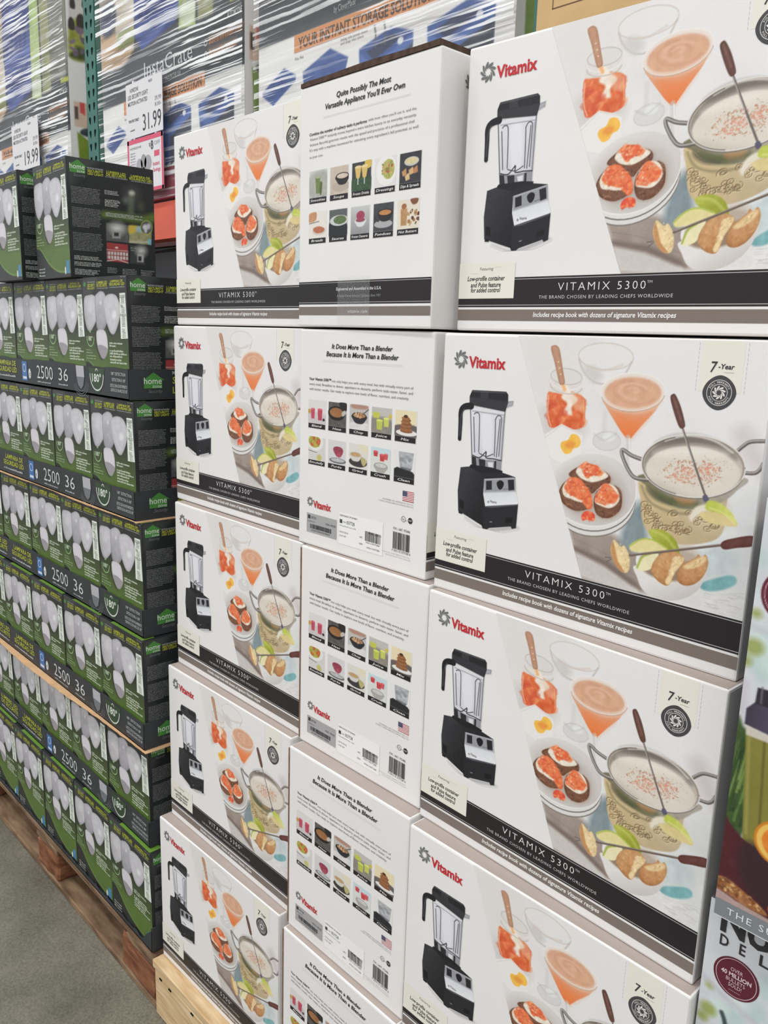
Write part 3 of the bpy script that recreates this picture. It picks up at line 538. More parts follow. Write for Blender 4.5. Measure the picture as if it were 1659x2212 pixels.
def thumbs(A, cells, kinds):
    for (u0, u1, v0, v1), k in zip(cells, kinds):
        A.H = np.array([[u1 - u0, 0, u0], [0, -(v1 - v0), v1], [0, 0, 1.0]])
        R = lambda c, a=1, f=1, **kw: A.poly([(0, 0), (1, 0), (1, 1), (0, 1)], c, a, f, False, **kw)
        P, E, L = A.poly, A.ell, A.line
        def glass(x, y, w, h, c): P([(x - w, y), (x + w, y), (x + w * .8, y + h), (x - w * .8, y + h)], c, 1, 1.5, False, nz=10, ns=5); E(x, y, w, w * .3, tuple(min(255, q + 26) for q in c))
        def bowl(x, y, r, c, inside): P([(x - r, y), (x - r * .8, y + r * .55), (x - r * .4, y + r * .85), (x + r * .4, y + r * .85), (x + r * .8, y + r * .55), (x + r, y)], c, 1, 1.5); E(x, y, r, r * .34, tuple(max(0, q - 20) for q in c)); E(x, y, r * .86, r * .26, inside, nz=14, ns=4)
        if k == 'smoothies': R((206, 206, 204)); P([(0, .2), (1, .1), (1, 1), (0, 1)], (176, 178, 168), 1, 8, nz=16); P([(.35, .25), (.62, .25), (.62, .85), (.38, .85)], (118, 138, 78), 1, 2, False, nz=14); E(.5, .26, .14, .04, (170, 186, 130)); P([(.62, .45), (.75, .5), (.7, .9), (.6, .85)], (96, 112, 60), 1, 2)
        elif k == 'soups': R((206, 190, 172), nz=8); E(.6, .72, .5, .2, (190, 176, 160)); bowl(.68, .36, .36, (52, 46, 44), (216, 196, 176))
        elif k == 'frozen': R((66, 70, 72), nz=14); E(.85, .1, .2, .16, (226, 190, 80)); P([(0, .6), (1, .55), (1, 1), (0, 1)], (62, 92, 62), 1, 6, nz=18, ns=4); [(P([(x - .17, .16), (x + .17, .16), (x + .1, .52), (x, .6), (x - .1, .52)], (228, 190, 104), 1, 1.5, False), E(x, .16, .17, .05, (240, 214, 150)), L([(x, .6), (x, .76)], .05, (206, 206, 206))) for x in (.32, .66)]
        elif k == 'dressings': R((226, 224, 220)); E(.55, .45, .5, .5, (238, 236, 232)); E(.66, .42, .3, .34, (186, 190, 96), nz=22, ns=5); A.bits(ellpts(.6, .42, .26, .32, 0, 10), 40, [(196, 90, 66), (206, 170, 104), (150, 160, 70)], .03, .07, .9, 3)
        elif k == 'dips': R((62, 62, 68), nz=8); E(.55, .3, .34, .15, (196, 196, 192)); E(.55, .28, .28, .11, (222, 206, 150), nz=14, ns=4); [P([(x, y), (x + .2, y - .1), (x + .24, y + .12), (x + .06, y + .16)], c, 1, 1.5, False, nz=14) for x, y, c in ((.1, .6, (206, 150, 96)), (.42, .58, (222, 176, 118)), (.62, .56, (196, 132, 84)), (.25, .76, (226, 190, 130)))]
        elif k == 'breads': R((232, 226, 218)); P([(0, .05), (.42, 0), (.4, .3), (0, .36)], (210, 150, 104), 1, 2, nz=14); E(.6, .74, .4, .16, (216, 208, 200)); P([(.25, .62), (.6, .55), (.92, .66), (.8, .8), (.4, .8)], (198, 116, 80), 1, 2, nz=20, ns=4); L([(0, .42), (.6, .36)], .03, (120, 110, 104))
        elif k == 'sauces': R((96, 102, 104), nz=8); P([(0, .5), (1, .6), (1, 1), (0, 1)], (46, 48, 52), 1, 4); E(.55, .42, .52, .2, (206, 208, 206)); E(.6, .4, .36, .16, (98, 122, 72), nz=20, ns=4)
        elif k == 'desserts': R((202, 202, 202), grad=((.5, 0), (.5, 1), (150, 150, 152))); bowl(.52, .5, .28, (222, 222, 222), (160, 70, 90)); E(.52, .34, .22, .17, (176, 66, 92), nz=20, ns=4)
        elif k == 'fondues': R((72, 74, 80), nz=8); E(.5, .74, .46, .14, (176, 176, 178)); bowl(.58, .34, .36, (48, 48, 54), (206, 138, 76)); L([(.22, .42), (.08, .5), (.25, .62)], .07, (60, 60, 66))
        elif k == 'nuts': R((232, 222, 202)); P([(.6, 0), (.95, 0), (.9, .16), (.7, .18)], (140, 84, 60), 1, 2); P([(.14, .3), (.46, .3), (.44, .88), (.16, .88)], (196, 146, 96), 1, 2, False, nz=14, ns=5); E(.3, .22, .12, .1, (176, 110, 70)); A.bits([(.5, .45), (.95, .4), (.95, .85), (.5, .8)], 14, [(176, 126, 76), (110, 70, 46), (206, 166, 110)], .05, .1, 1, 3)
        elif k == 'blend': R((224, 220, 216)); P([(0, .55), (1, .6), (1, 1), (0, 1)], (206, 200, 198), 1, 6); glass(.26, .38, .12, .42, (206, 76, 100)); glass(.68, .38, .14, .46, (206, 70, 96)); E(.05, .5, .1, .1, (206, 160, 70)); E(.9, .8, .07, .06, (50, 44, 50))
        elif k == 'heat': R((96, 92, 88), nz=18, ns=6); E(.45, .45, .48, .3, (40, 38, 38)); E(.45, .42, .38, .2, (170, 112, 64), nz=16); P([(.6, 0), (1, 0), (1, .3), (.7, .2)], (46, 44, 44), 1, 2); P([(.75, .4), (.9, .3), (1, .4), (.8, .55)], (196, 190, 180), 1, 2)
        elif k == 'chop': R((196, 192, 188)); P([(.1, 0), (.9, 0), (.9, .14), (.2, .16)], (186, 140, 120), 1, 4); P([(0, .75), (1, .7), (1, 1), (0, 1)], (222, 220, 218), 1, 4, nz=14); bowl(.52, .42, .38, (50, 50, 56), (190, 140, 96)); A.bits(ellpts(.52, .38, .3, .12, 0, 10), 26, [(206, 160, 116), (166, 110, 72), (226, 190, 150)], .03, .06, 1, 5); L([(.7, .36), (1, .14)], .04, (90, 90, 94))
        elif k == 'juice': R((196, 192, 186)); P([(0, .4), (1, .45), (1, 1), (0, 1)], (146, 138, 128), 1, 8, nz=14); P([(.02, .2), (.4, .2), (.38, .42), (.1, .42)], (204, 210, 70), 1, 3, False); glass(.4, .5, .16, .36, (196, 206, 76)); glass(.74, .4, .14, .32, (206, 212, 90)); E(.95, .3, .1, .08, (222, 196, 60))
        elif k == 'mix': R((238, 222, 178)); P([(0, .6), (1, .55), (1, 1), (0, 1)], (110, 100, 98), 1, 3); E(.55, .84, .5, .12, (232, 230, 226)); [E(.52 + .02 * (-1) ** i, .78 - i * .07, .3 - i * .015, .07, (150 + 22 * (i % 2), 92 + 20 * (i % 2), 56 + 10 * (i % 2)), nz=16, ns=4) for i in range(8)]; E(.5, .22, .1, .06, (90, 52, 40))
        elif k == 'emulsify': R((214, 212, 208)); E(.4, .2, .5, .38, (232, 230, 226)); E(.36, .18, .36, .28, (190, 180, 70), nz=20, ns=4); A.bits(ellpts(.4, .2, .3, .22, 0, 10), 26, [(206, 90, 50), (220, 120, 60), (160, 170, 70)], .04, .09, .95, 6); E(.66, .86, .15, .14, (206, 196, 110)); L([(.0, .6), (.5, .66)], .03, (120, 118, 116))
        elif k == 'puree': R((216, 214, 214)); E(.55, .84, .48, .12, (110, 108, 110)); E(.55, .82, .4, .08, (190, 190, 192)); P([(.3, .34), (.84, .34), (.78, .6), (.6, .7), (.42, .6)], (176, 72, 90), 1, 2, nz=26, ns=4); E(.57, .34, .27, .1, (160, 60, 80), nz=18, ns=4); L([(.56, .7), (.56, .82)], .05, (206, 206, 208))
        elif k == 'grind': R((224, 220, 212)); P([(.6, 0), (1, 0), (1, .3), (.7, .3)], (232, 222, 190), 1, 6); E(.5, .74, .5, .2, (66, 64, 64)); bowl(.36, .44, .32, (216, 212, 204), (206, 160, 104)); P([(.66, .5), (.98, .62), (.84, .86), (.7, .76)], (196, 184, 120), 1, 3, nz=14)
        elif k == 'crush': R((196, 220, 226)); P([(0, .35), (1, .4), (1, 1), (0, 1)], (222, 222, 218), 1, 4); glass(.24, .16, .12, .2, (216, 66, 72)); glass(.58, .26, .13, .26, (216, 66, 72)); glass(.78, .22, .1, .22, (220, 84, 88)); bowl(.52, .7, .34, (176, 174, 166), (206, 204, 198))
        elif k == 'clean': R((232, 231, 230)); P([(.2, 0), (.95, 0), (.88, .62), (.28, .6)], (176, 178, 182), 1, 2, False, nz=24, ns=6); P([(.3, .58), (.86, .6), (.8, .76), (.36, .74)], (120, 122, 128), 1, 2, False, nz=24, ns=4); P([(.0, .7), (.15, .62), (.9, .72), (1, .8), (1, 1), (0, 1)], (46, 46, 50), 1, 2, False); A.bits([(.3, .1), (.8, .1), (.8, .5), (.35, .5)], 16, [(206, 208, 212), (140, 142, 148)], .05, .12, .5, 8)

def cells_of(H, tl, bl, tr1, tl2, br5, pitch_pts=None):
    a = hmap(H, [tl, bl, tr1, tl2, br5]); u0, v1 = a[0]; v0 = a[1][1]; cw = a[2][0] - u0; pitch = a[3][0] - u0
    pitch = (a[4][0] - cw - u0) / 4
    return [(u0 + i * pitch, u0 + i * pitch + cw, v0, v1) for i in range(5)]

def side_panel(which):
    if which == 'more':
        H = homography([(40, 30), (1195, 45), (1115, 2160), (25, 1820)], [(0, BH), (BD, BH), (BD, 0), (0, 0)])
        c1 = cells_of(H, (112, 620), (112, 857), (256, 632), (285, 640), (1030, 998)); c2 = cells_of(H, (112, 930), (110, 1162), (252, 948), (278, 955), (1017, 1347))
        kinds = ['blend', 'heat', 'chop', 'juice', 'mix', 'emulsify', 'puree', 'grind', 'crush', 'clean']
        caps = ['Blend', 'Heat', 'Chop', 'Juice', 'Mix', 'Emulsify', 'Purée', 'Grind', 'Crush', 'Clean']
    else:
        H = homography([(30, 170), (1213, -197), (1165, 2204), (20, 2190)], [(0, BH), (BD, BH), (BD, 0), (0, 0)])
        c1 = cells_of(H, (113, 862), (112, 1135), (258, 840), (285, 830), (1058, 975)); c2 = cells_of(H, (110, 1212), (110, 1476), (254, 1195), (283, 1180), (1045, 1378))
        kinds = ['smoothies', 'soups', 'frozen', 'dressings', 'dips', 'breads', 'sauces', 'desserts', 'fondues', 'nuts']
        caps = ['Smoothies', 'Soups', 'Frozen Drinks', 'Dressings', 'Dips & Spreads', 'Breads', 'Sauces', 'Frozen Desserts', 'Fondues', 'Nut Butters']
    cells = c1 + c2
    ph = []
    A = Art(c1[0][0] - .001, c1[4][1] + .001, c2[0][2] - .001, c1[0][3] + .001, .00065, PAPER)
    strip = .17
    thumbs(A, [(a, b, c + (d - c) * strip, d) for a, b, c, d in cells], kinds)
    inside = cells; g = A.a.mean(-1, keepdims=True); A.a = A.a * .84 + g * .16 - 4
    def drop(X, Z):
        k = np.ones(X.shape, bool)
        for a, b, c, d in inside: k &= ~((X > a - .0006) & (X < b + .0006) & (Z > c) & (Z < d + .0006))
        return k
    A.drop = drop
    photo = A.mesh('recipe_photos', .0002)
    V = Vec(H); S = V.stext; K = (50, 48, 50); G = (110, 108, 108); e = .0012
    for (a, b, c, d), t in zip(cells, caps):
        V.part('caption|' + t)
        V.rect(a, b, c, c + (d - c) * strip, INK, .0003)
        wd = (b - a) * min(.86, .10 * len(t) + .1); m = (a + b) / 2
        V.text(t, m - wd / 2, m + wd / 2, c + (d - c) * .055, (d - c) * .075, (232, 230, 228), off=.0005, shear=.2, bold=.01)
    if which == 'more':
        V.part('heading'); S('It Does More Than a Blender', (308, 192), (830, 214), 38, K, shear=.2, bold=.022); S('Because It Is More Than a Blender', (262, 256), (882, 288), 40, K, shear=.2, bold=.022)
        for y in (292, 303): a = hmap(H, [(230, y), (918, y + 42)]); V.rect(a[0][0], a[1][0], a[0][1] - .0001, a[0][1] + .0001, (186, 182, 178))
        V.part('paragraph'); S('Your Vitamix 5300™', (118, 458), (304, 470), 22, K, shear=.2, bold=.02); S('not only helps you with every meal, but with virtually every part of', (310, 472), (1010, 536), 20, G)
        S('every meal. Breakfast to dinner, appetizers to desserts, perform tasks easier, faster, and', (118, 496), (1006, 580), 20, G); S('with better results. Get ready to explore new levels of flavor, nutrition, and creativity.', (118, 536), (972, 626), 20, G)
        # flag
        V.part('flag_print')
        a, b = hmap(H, [(922, 1388), (1017, 1470)]); fw, fh = b[0] - a[0], (b[0] - a[0]) * .66; u, v = a[0], a[1] - fh
        for i in range(13): V.rect(u, u + fw, v + fh * i / 13, v + fh * (i + 1) / 13, (176, 44, 58) if i % 2 == 0 else (236, 234, 234), .0004)
        V.rect(u, u + fw * .42, v + fh * 6 / 13, v + fh, (52, 56, 92), .0005)
        for i in range(5):
            for j in range(6): V.disc(u + fw * .42 * (j + .5) / 6, v + fh * (6 / 13 + 7 / 13 * (i + .5) / 5), fw * .012, fw * .012, (226, 226, 232), .0006, 6)
        v -= .004; V.part('small_print')
        for i, (t, x0) in enumerate((('ENGINEERED AND ASSEMBLED IN THE U.S.A.', u + fw - .062), ('A FAMILY-OWNED AMERICAN COMPANY SINCE 1921', u + fw - .07))): V.text(t, x0, u + fw, v - .0035 * i, .0018, (150, 148, 146))
        # logo
        V.part('logo'); a = hmap(H, [(126, 1480), (150, 1480), (152, 1540), (304, 1550), (152, 1468)]); V.swirl(a[0][0], a[0][1], (a[1][0] - a[0][0]) * 1.15, GREY); V.text('Vitamix', a[2][0], a[3][0], a[2][1] + .002, .011, RED, bold=.03)
        # certification marks
        V.part('certification_marks')
        a = hmap(H, [(930, 1632), (988, 1648)]); V.ring(a[0][0], a[0][1], .0036, .0042, K); V.text('UL', a[0][0] - .002, a[0][0] + .002, a[0][1] - .0013, .0026, K); V.text('c', a[0][0] - .0068, None, a[0][1] - .002, .002, K); V.text('US', a[0][0] + .0048, None, a[0][1] - .002, .0016, K)
        V.disc(a[1][0], a[1][1], .0044, .0044, K); V.text('NSF', a[1][0] - .003, a[1][0] + .003, a[1][1] - .001, .0022, (230, 228, 226))
        # stickers and bar codes
        def bars(u0, u1, v0, v1, c, seed, off=.0006):
            r = random.Random(seed); u = u0
            while u < u1: wd = r.choice((.0005, .0005, .0009, .0013)); V.rect(u, min(u + wd, u1), v0, v1, c, off); u += wd + r.choice((.0004, .0006, .0009))
        V.part('grey_sticker'); a = hmap(H, [(98, 1577), (354, 1637), (352, 1805), (96, 1735)]); V.rect(a[0][0], a[1][0], (a[2][1] + a[3][1]) / 2, (a[0][1] + a[1][1]) / 2, (168, 167, 168), .0004)
        x, y, x1, y0 = a[0][0], (a[0][1] + a[1][1]) / 2, a[1][0], (a[2][1] + a[3][1]) / 2
        V.rect(x + .003, x + .009, y - .009, y - .003, (60, 58, 60), .0005); V.text('057728', x + .011, x + .023, y - .008, .0035, K); V.text('MODEL: VM0102D', x1 - .026, x1 - .002, y - .0125, .0028, K); V.text('CONTAINER LP/120V', x + .003, x + .02, y - .0135, .0014, K)
        bars(x + .009, x1 - .012, y0 + .007, y - .017, (48, 46, 48), 5); V.text('(21)05772816032100063', x + .012, x1 - .016, y0 + .003, .0026, K)
        V.part('white_sticker'); a = hmap(H, [(378, 1578), (757, 1656), (745, 1945), (366, 1836)]); x, x1 = (a[0][0] + a[3][0]) / 2, (a[1][0] + a[2][0]) / 2; y, y0 = (a[0][1] + a[1][1]) / 2, (a[2][1] + a[3][1]) / 2
        V.rect(x, x1, y0, y, (240, 239, 237), .0004); V.text('5300/VS/64OZ LP/120V/BLK', x + .002, x + .042, y - .006, .0026, K)
        V.rect(x + .002, x + .008, y - .017, y - .011, (70, 68, 70), .0005); V.text('ITEM', x + .010, x + .016, y - .0155, .0022, G); V.text('057728', x + .018, x + .036, y - .0165, .0052, K); V.text('Household use only', x + .002, x + .04, y - .0215, .002, G)
        V.text('MODEL: VM0102D', x1 - .03, x1 - .003, y - .0225, .0028, K); V.text('03/31/2016', x + .002, x + .022, y0 + .018, .0026, G); V.text('10:29 AM', x + .002, x + .017, y0 + .012, .0026, G)
        V.text('UPC', x1 - .05, x1 - .043, y0 + .018, .0026, K); V.text('EAN', x1 - .05, x1 - .043, y0 + .008, .0026, K); bars(x1 - .038, x1 - .004, y0 + .016, y0 + .031, (60, 58, 60), 8); V.text('703113577286', x1 - .036, x1 - .006, y0 + .0125, .0024, K); V.text('0703113577286', x1 - .034, x1 - .006, y0 + .005, .0024, K)
        V.part('bar_code'); a = hmap(H, [(842, 1735), (990, 1760), (836, 1890), (980, 1930)]); x, x1 = (a[0][0] + a[2][0]) / 2, (a[1][0] + a[3][0]) / 2; y, y0 = (a[0][1] + a[1][1]) / 2, (a[2][1] + a[3][1]) / 2
        V.text('ITM. / ART. 975486', x, x1, y + .002, .0034, K); bars(x, x1, y0 + .002, y - .001, (56, 54, 56), 9); V.text('7 03113 57728 6', x - .002, x1 + .002, y0 - .002, .003, K)
        V.part('address_print')
        for i, t in enumerate(('Product shown may differ slightly from actual product.', 'Vita-Mix Corporation, 8615 Usher Rd., Cleveland, OH')): V.text(t, x1 - .055 + .006 * i, x1 + .002, y0 - .0065 - .0035 * i, .0014, (150, 148, 146))
    else:
        V.part('heading'); S('Quite Possibly The Most', (336, 240), (796, 104), 44, K, shear=.2, bold=.022); S("Versatile Appliance You'll Ever Own", (242, 346), (914, 150), 44, K, shear=.2, bold=.022)
        for y in (402, 412): a = hmap(H, [(228, y), (962, y - 205)]); V.rect(a[0][0], a[1][0], a[0][1] - .0001, a[0][1] + .0001, (186, 182, 178))
        V.part('paragraph'); S('Combine the number of culinary tasks it performs', (110, 566), (596, 442), 22, K, shear=.2, bold=.02); S("with how often you'll use it, and the", (606, 440), (1012, 334), 20, G)
        for (y0, y1, x1), t in zip(((612, 380, 1015), (656, 436, 1000), (702, 478, 1030)), ('Vitamix 5300™ instantly moves beyond a mere kitchen luxury to an everyday necessity.', 'Achieve flavorful gourmet results with the speed and precision of a professional chef.', "It's easy with a machine renowned for unlocking every ingredient's full potential, as well")): S(t, (112, y0), (x1, y1), 20, G)
        S('as your own.', (112, 750), (226, 728), 20, G)
        a = hmap(H, [(20, 1810), (1165, 1748), (20, 2000), (1160, 1976), (20, 2020), (1160, 2002), (20, 2090), (1160, 2088)])[:, 1]
        bt, bb, gt, gb = (a[0] + a[1]) / 2, (a[2] + a[3]) / 2, (a[4] + a[5]) / 2, (a[6] + a[7]) / 2; t = bt - bb; g = gt - gb
        V.part('web_band'); V.rect(e, BD - e, gb, gt, TAUPE, .0003); V.part('title_band'); V.rect(e, BD - e, bb, bt, INK, .0003)
        for k in (.06, .92): V.rect(e, BD - e, bb + t * k, bb + t * (k + .02), (190, 188, 188), .0004)
        S('Engineered and Assembled in the U.S.A.', (348, 1876), (738, 1860), 26, (222, 220, 220), shear=.2, bold=.012); S('A Family-Owned American Company Since 1921', (354, 1932), (732, 1922), 20, (160, 158, 158), shear=.2)
        V.part('web_band'); S('vitamix.com', (448, 2068), (620, 2066), 26, (232, 230, 228), space=1.1)
    return photo, V.meshes('side_lettering')

# ---------------------------------------------------------------- artwork of the security light boxes
HW, HD, HH = 0.200, 0.190, 0.238
YEL = (186, 192, 62)
def house(V, u, v, s, word=True, script=True):
    G = (74, 136, 62)
    V.poly([(u - s, v - .55 * s), (u + s * .95, v - .55 * s), (u + s * .95, v + .25 * s), (u + s * 1.25, v + .22 * s), (u + .05 * s, v + s), (u - s * 1.15, v + .22 * s), (u - s, v + .25 * s)], G, .0004)
    if word:
        V.text('home', u - s * .98, u + s * .9, v - .12 * s, s * .62, (226, 232, 222)); V.text('zone', u - s * .1, u + s * .9, v - .5 * s, s * .34, (214, 222, 210))
    if script: V.text('Security', u - s * .55, u + s * 1.0, v - 1.0 * s, s * .36, (120, 124, 122), shear=.35)

def paint_light_front():
    H = homography([(583, 90), (930, 92), (985, 810), (645, 800)], [(0, HH), (HW, HH), (HW, .060), (0, .060)])
    A = Art(.0008, HW - .0008, .0008, HH - .0008, .00085, (44, 46, 44), H)
    v = np.linspace(1, 0, A.ny)[:, None, None]; u = np.linspace(0, 1, A.nx)[None, :, None]
    g = np.clip((.62 - v) / .40 + .10 * np.sin(u * 3), 0, 1)
    A.a = A.a * (1 - g) + np.array((84, 110, 46.)) * g + (A.fbm(A.a.shape[:2], 30, 2) * 10)[..., None]
    P, L, E = A.poly, A.line, A.ell
    P([(583, 90), (700, 90), (640, 300), (600, 330)], (74, 76, 74), .6, 14)
    # diagonal hatch over the green field
    for k in range(30):
        x = 640 + k * 14; L([(x, 800), (x + 90, 640)], 5, (44, 70, 28), .28 if k > 12 else .1, 2, smooth=False)
    # swoosh at the foot with small marks
    hh = A.H; A.H = np.eye(3)
    P([(0, .066), (.03, .06), (.075, .03), (.13, .012), (.2, .008), (.2, 0), (0, 0)], (40, 42, 40), 1, 2); L([(0, .068), (.03, .062), (.075, .032), (.13, .014), (.2, .010)], .004, (120, 152, 80), .6, 3)
    P([(.176, .008), (.192, .008), (.192, .034), (.176, .034)], (70, 128, 176), 1, 1.5, False); E(.17, .014, .004, .008, (206, 216, 206))
    A.H = hh
    # the lamp: three bulbous heads over a motion sensor
    W = (203, 201, 206); lobe = dict(f=1.6, nz=12, ns=10, rim=-34, rimw=4)
    for p in ([(603, 262), (640, 234), (686, 240), (722, 300), (716, 430), (692, 500), (668, 532), (640, 505), (614, 400)], [(764, 268), (806, 234), (858, 248), (890, 320), (895, 420), (872, 525), (850, 554), (820, 522), (782, 410), (764, 320)], [(724, 525), (776, 518), (802, 560), (816, 650), (812, 700), (794, 746), (768, 736), (736, 655), (722, 590)]):
        P([(x - 9, y + 10) for x, y in p], (18, 22, 14), .5, 7)
    P([(606, 262), (640, 236), (686, 240), (722, 300), (716, 430), (692, 500), (668, 532), (640, 505), (614, 400)], W, grad=((690, 300), (610, 420), (178, 176, 180)), **lobe)
    P([(694, 262), (712, 224), (740, 208), (772, 232), (790, 320), (802, 440), (780, 516), (752, 530), (724, 505), (706, 410)], (192, 190, 196), grad=((740, 230), (750, 520), (156, 154, 160)), **lobe)
    P([(764, 268), (806, 234), (858, 248), (890, 320), (895, 420), (872, 525), (850, 554), (820, 522), (782, 410), (764, 320)], W, grad=((800, 260), (870, 500), (196, 194, 199)), **lobe)
    P([(724, 525), (776, 518), (802, 560), (816, 650), (812, 700), (794, 746), (768, 736), (736, 655), (722, 590)], (212, 208, 214), f=1.6, rim=-26, rimw=3)
    P([(734, 652), (770, 640), (814, 668), (812, 706), (794, 746), (768, 736)], (156, 150, 156), 1, 1.5, nz=6); E(852, 400, 16, 34, (232, 231, 234), a=.7, f=8); E(742, 300, 8, 16, (222, 220, 226), a=.8, f=5); E(660, 330, 22, 50, (216, 214, 218), a=.5, f=12)
    return A.mesh('front_photo', .0002), H

def light_front_lettering(H):
    V = Vec(H); S = V.stext; Wt = (206, 216, 196); V.part('header_lettering')
    S('MOTION ACTIVATED', (632, 137), (690, 137), 9, (196, 200, 190)); S('SECURITY', (632, 168), (692, 168), 21, YEL, bold=.02); S('LED LIGHT', (632, 190), (692, 190), 17, YEL, bold=.02)
    S('LUMIERE LED', (706, 150), (788, 150), 20, YEL, bold=.02); S('DE SECURITE', (706, 174), (788, 174), 20, YEL, bold=.02); S('ACTIVEE PAR LE MOUVEMENT', (708, 190), (798, 190), 8, (196, 200, 190))
    S('LAMPARA DE', (812, 145), (905, 145), 18, YEL, bold=.02); S('SEGURIDAD LED', (806, 170), (920, 170), 20, YEL, bold=.02); S('CON SENSOR DE MOVIMIENTO', (808, 188), (922, 188), 8, (196, 200, 190)); S('Best in Class', (886, 108), (924, 109), 7, (196, 200, 196))
    a = hmap(H, [(606, 150)])[0]; house(V, a[0], a[1], .006, False, False)
    # fact strip
    V.part('fact_strip'); V.poly([(884, 232), (926, 230), (964, 582), (912, 586)], (222, 228, 218), .0004, True)
    for t, x, y, hh in (('2500', 888, 268, 22), ('36', 898, 340, 20), ('1825', 902, 410, 20), ('22', 920, 528, 20)):
        S(t, (x, y), (x + (38 if len(t) > 2 else 18), y), hh, (60, 64, 60))
    for i in range(26):
        y = 275 + i * 12; a = hmap(H, [(890 + (y - 232) * .09, y)])[0]
        if all(abs(y - q) > 16 for q in (258, 330, 400, 518)): V.micro(a[0] + .003, a[0] + .017, a[1], .0022, (120, 126, 118), i)
    # feature lines
    V.part('feature_lettering')
    for i, (y, x1) in enumerate(((612, 926), (634, 880), (672, 940), (694, 960), (716, 930), (742, 925), (764, 968))):
        p = hmap(H, [(825 + (y - 600) * .09, y), (x1, y + 12)]); V.micro(p[0][0], p[1][0], p[0][1] - .004, .0042, Wt, i + 40, .02)
    V.part('sensor_lettering')
    for i, (y, x1) in enumerate(((676, 690), (698, 700), (722, 730), (744, 728))):
        p = hmap(H, [(645 + (y - 660) * .06, y), (x1, y + 4)]); V.micro(p[0][0], p[1][0], p[0][1] - .003, .0032, (150, 176, 130), i + 60, .02)
    V.part('angle_badge'); a = hmap(H, [(674, 592)])[0]; V.ring(a[0], a[1] + .002, .0165, .0185, (150, 190, 130), .0004, 24, PI * .95, PI * 2.05); V.text('180°', a[0] - .011, a[0] + .011, a[1] - .004, .009, (196, 216, 186), bold=.02)
    V.poly([(a[0] - .004, a[1] + .013), (a[0] + .004, a[1] + .013), (a[0], a[1] + .019)], (150, 190, 130))
    V.part('foot_lettering')
    for i in range(3): V.micro(.012, .05, .006 + i * .007, .004, (176, 180, 176), 80 + i)
    return V.meshes('front_lettering')

SH = homography([(557, 45), (1385, 103), (1472, 1090), (672, 1102)], [(0, HH), (HD, HH), (HD, 0), (0, 0)])
def paint_light_side():
    A = Art(.0008, HD - .0008, .0008, HH - .0008, .0011, (36, 39, 40), SH)
    P, L, E = A.poly, A.line, A.ell
    P([(557, 45), (860, 62), (700, 200), (620, 300), (590, 260)], (70, 74, 72), .7, 14); A.a += (A.fbm(A.a.shape[:2], 40, 3) * 7)[..., None]
    P([(930, 500), (1100, 500), (1300, 510), (1420, 480), (1425, 560), (1250, 580), (1050, 560), (930, 560)], (92, 116, 50), .9, 10); P([(1170, 330), (1210, 320), (1225, 500), (1170, 500)], (96, 104, 84), .8, 8); E(1195, 322, 22, 14, (240, 240, 226), f=9); E(1195, 330, 60, 50, (150, 156, 140), a=.35, f=26); E(1140, 390, 22, 24, (130, 136, 124), a=.7, f=12); E(1285, 430, 28, 34, (84, 92, 64), a=.8, f=14)
    P([(968, 600), (1180, 606), (1190, 760), (980, 758)], (90, 92, 90), 1, 2, False, nz=14); E(1075, 640, 60, 40, (232, 232, 230), a=.9, f=20); P([(1030, 670), (1110, 668), (1114, 730), (1034, 732)], (150, 150, 150), 1, 2, False); P([(1050, 682), (1092, 680), (1094, 710), (1052, 712)], (50, 50, 52), 1, 2, False)
    P([(1184, 606), (1400, 612), (1404, 762), (1196, 760)], (150, 150, 110), 1, 2, False, nz=24, ns=6); P([(1186, 608), (1290, 610), (1250, 660), (1190, 680)], (206, 180, 70), .9, 4); P([(1260, 612), (1320, 612), (1310, 660), (1260, 650)], (150, 180, 206), .9, 4); P([(1370, 710), (1404, 712), (1404, 760), (1372, 758)], (110, 180, 200), .9, 2, False); L([(1200, 750), (1370, 740)], 16, (196, 190, 176), .8, 3)
    E(1350, 612, 57, 62, (186, 194, 60), f=1.5); E(1350, 612, 52, 57, (90, 92, 92), f=1.5); E(1340, 610, 26, 24, (206, 206, 208), f=4); E(1370, 600, 18, 26, (190, 190, 194), f=4); E(1345, 640, 14, 22, (196, 196, 200), f=3)
    P([(984, 772), (1186, 776), (1198, 938), (1000, 936)], (158, 60, 62), 1, 1.5, False); P([(992, 850), (1190, 846), (1196, 912), (998, 914)], (206, 200, 196), 1, 1.5, False, nz=30, ns=4)
    for k in range(7): L([(1000 + k * 28, 850), (1004 + k * 28, 914)], 8, (136, 54, 56), .8, 1.5)
    L([(994, 882), (1192, 880)], 8, (136, 54, 56), .8, 1.5); L([(1000, 934), (1096, 914), (1196, 936)], 8, (222, 218, 216), .9, 1.5, smooth=False); L([(990, 836), (1188, 834)], 5, (232, 226, 222), .9, 1.5); E(1082, 812, 16, 9, (226, 206, 200), f=2)
    P([(1210, 780), (1350, 784), (1354, 940), (1216, 938)], (60, 64, 62), 1, 3, False, nz=10); E(1315, 820, 40, 34, (232, 232, 230), a=.9, f=18); P([(1280, 850), (1340, 850), (1342, 920), (1282, 920)], (170, 170, 168), 1, 2, False, nz=14); P([(1290, 870), (1318, 870), (1320, 910), (1292, 910)], (40, 40, 42), 1, 2, False)
    return A.mesh('side_photo', .0002)
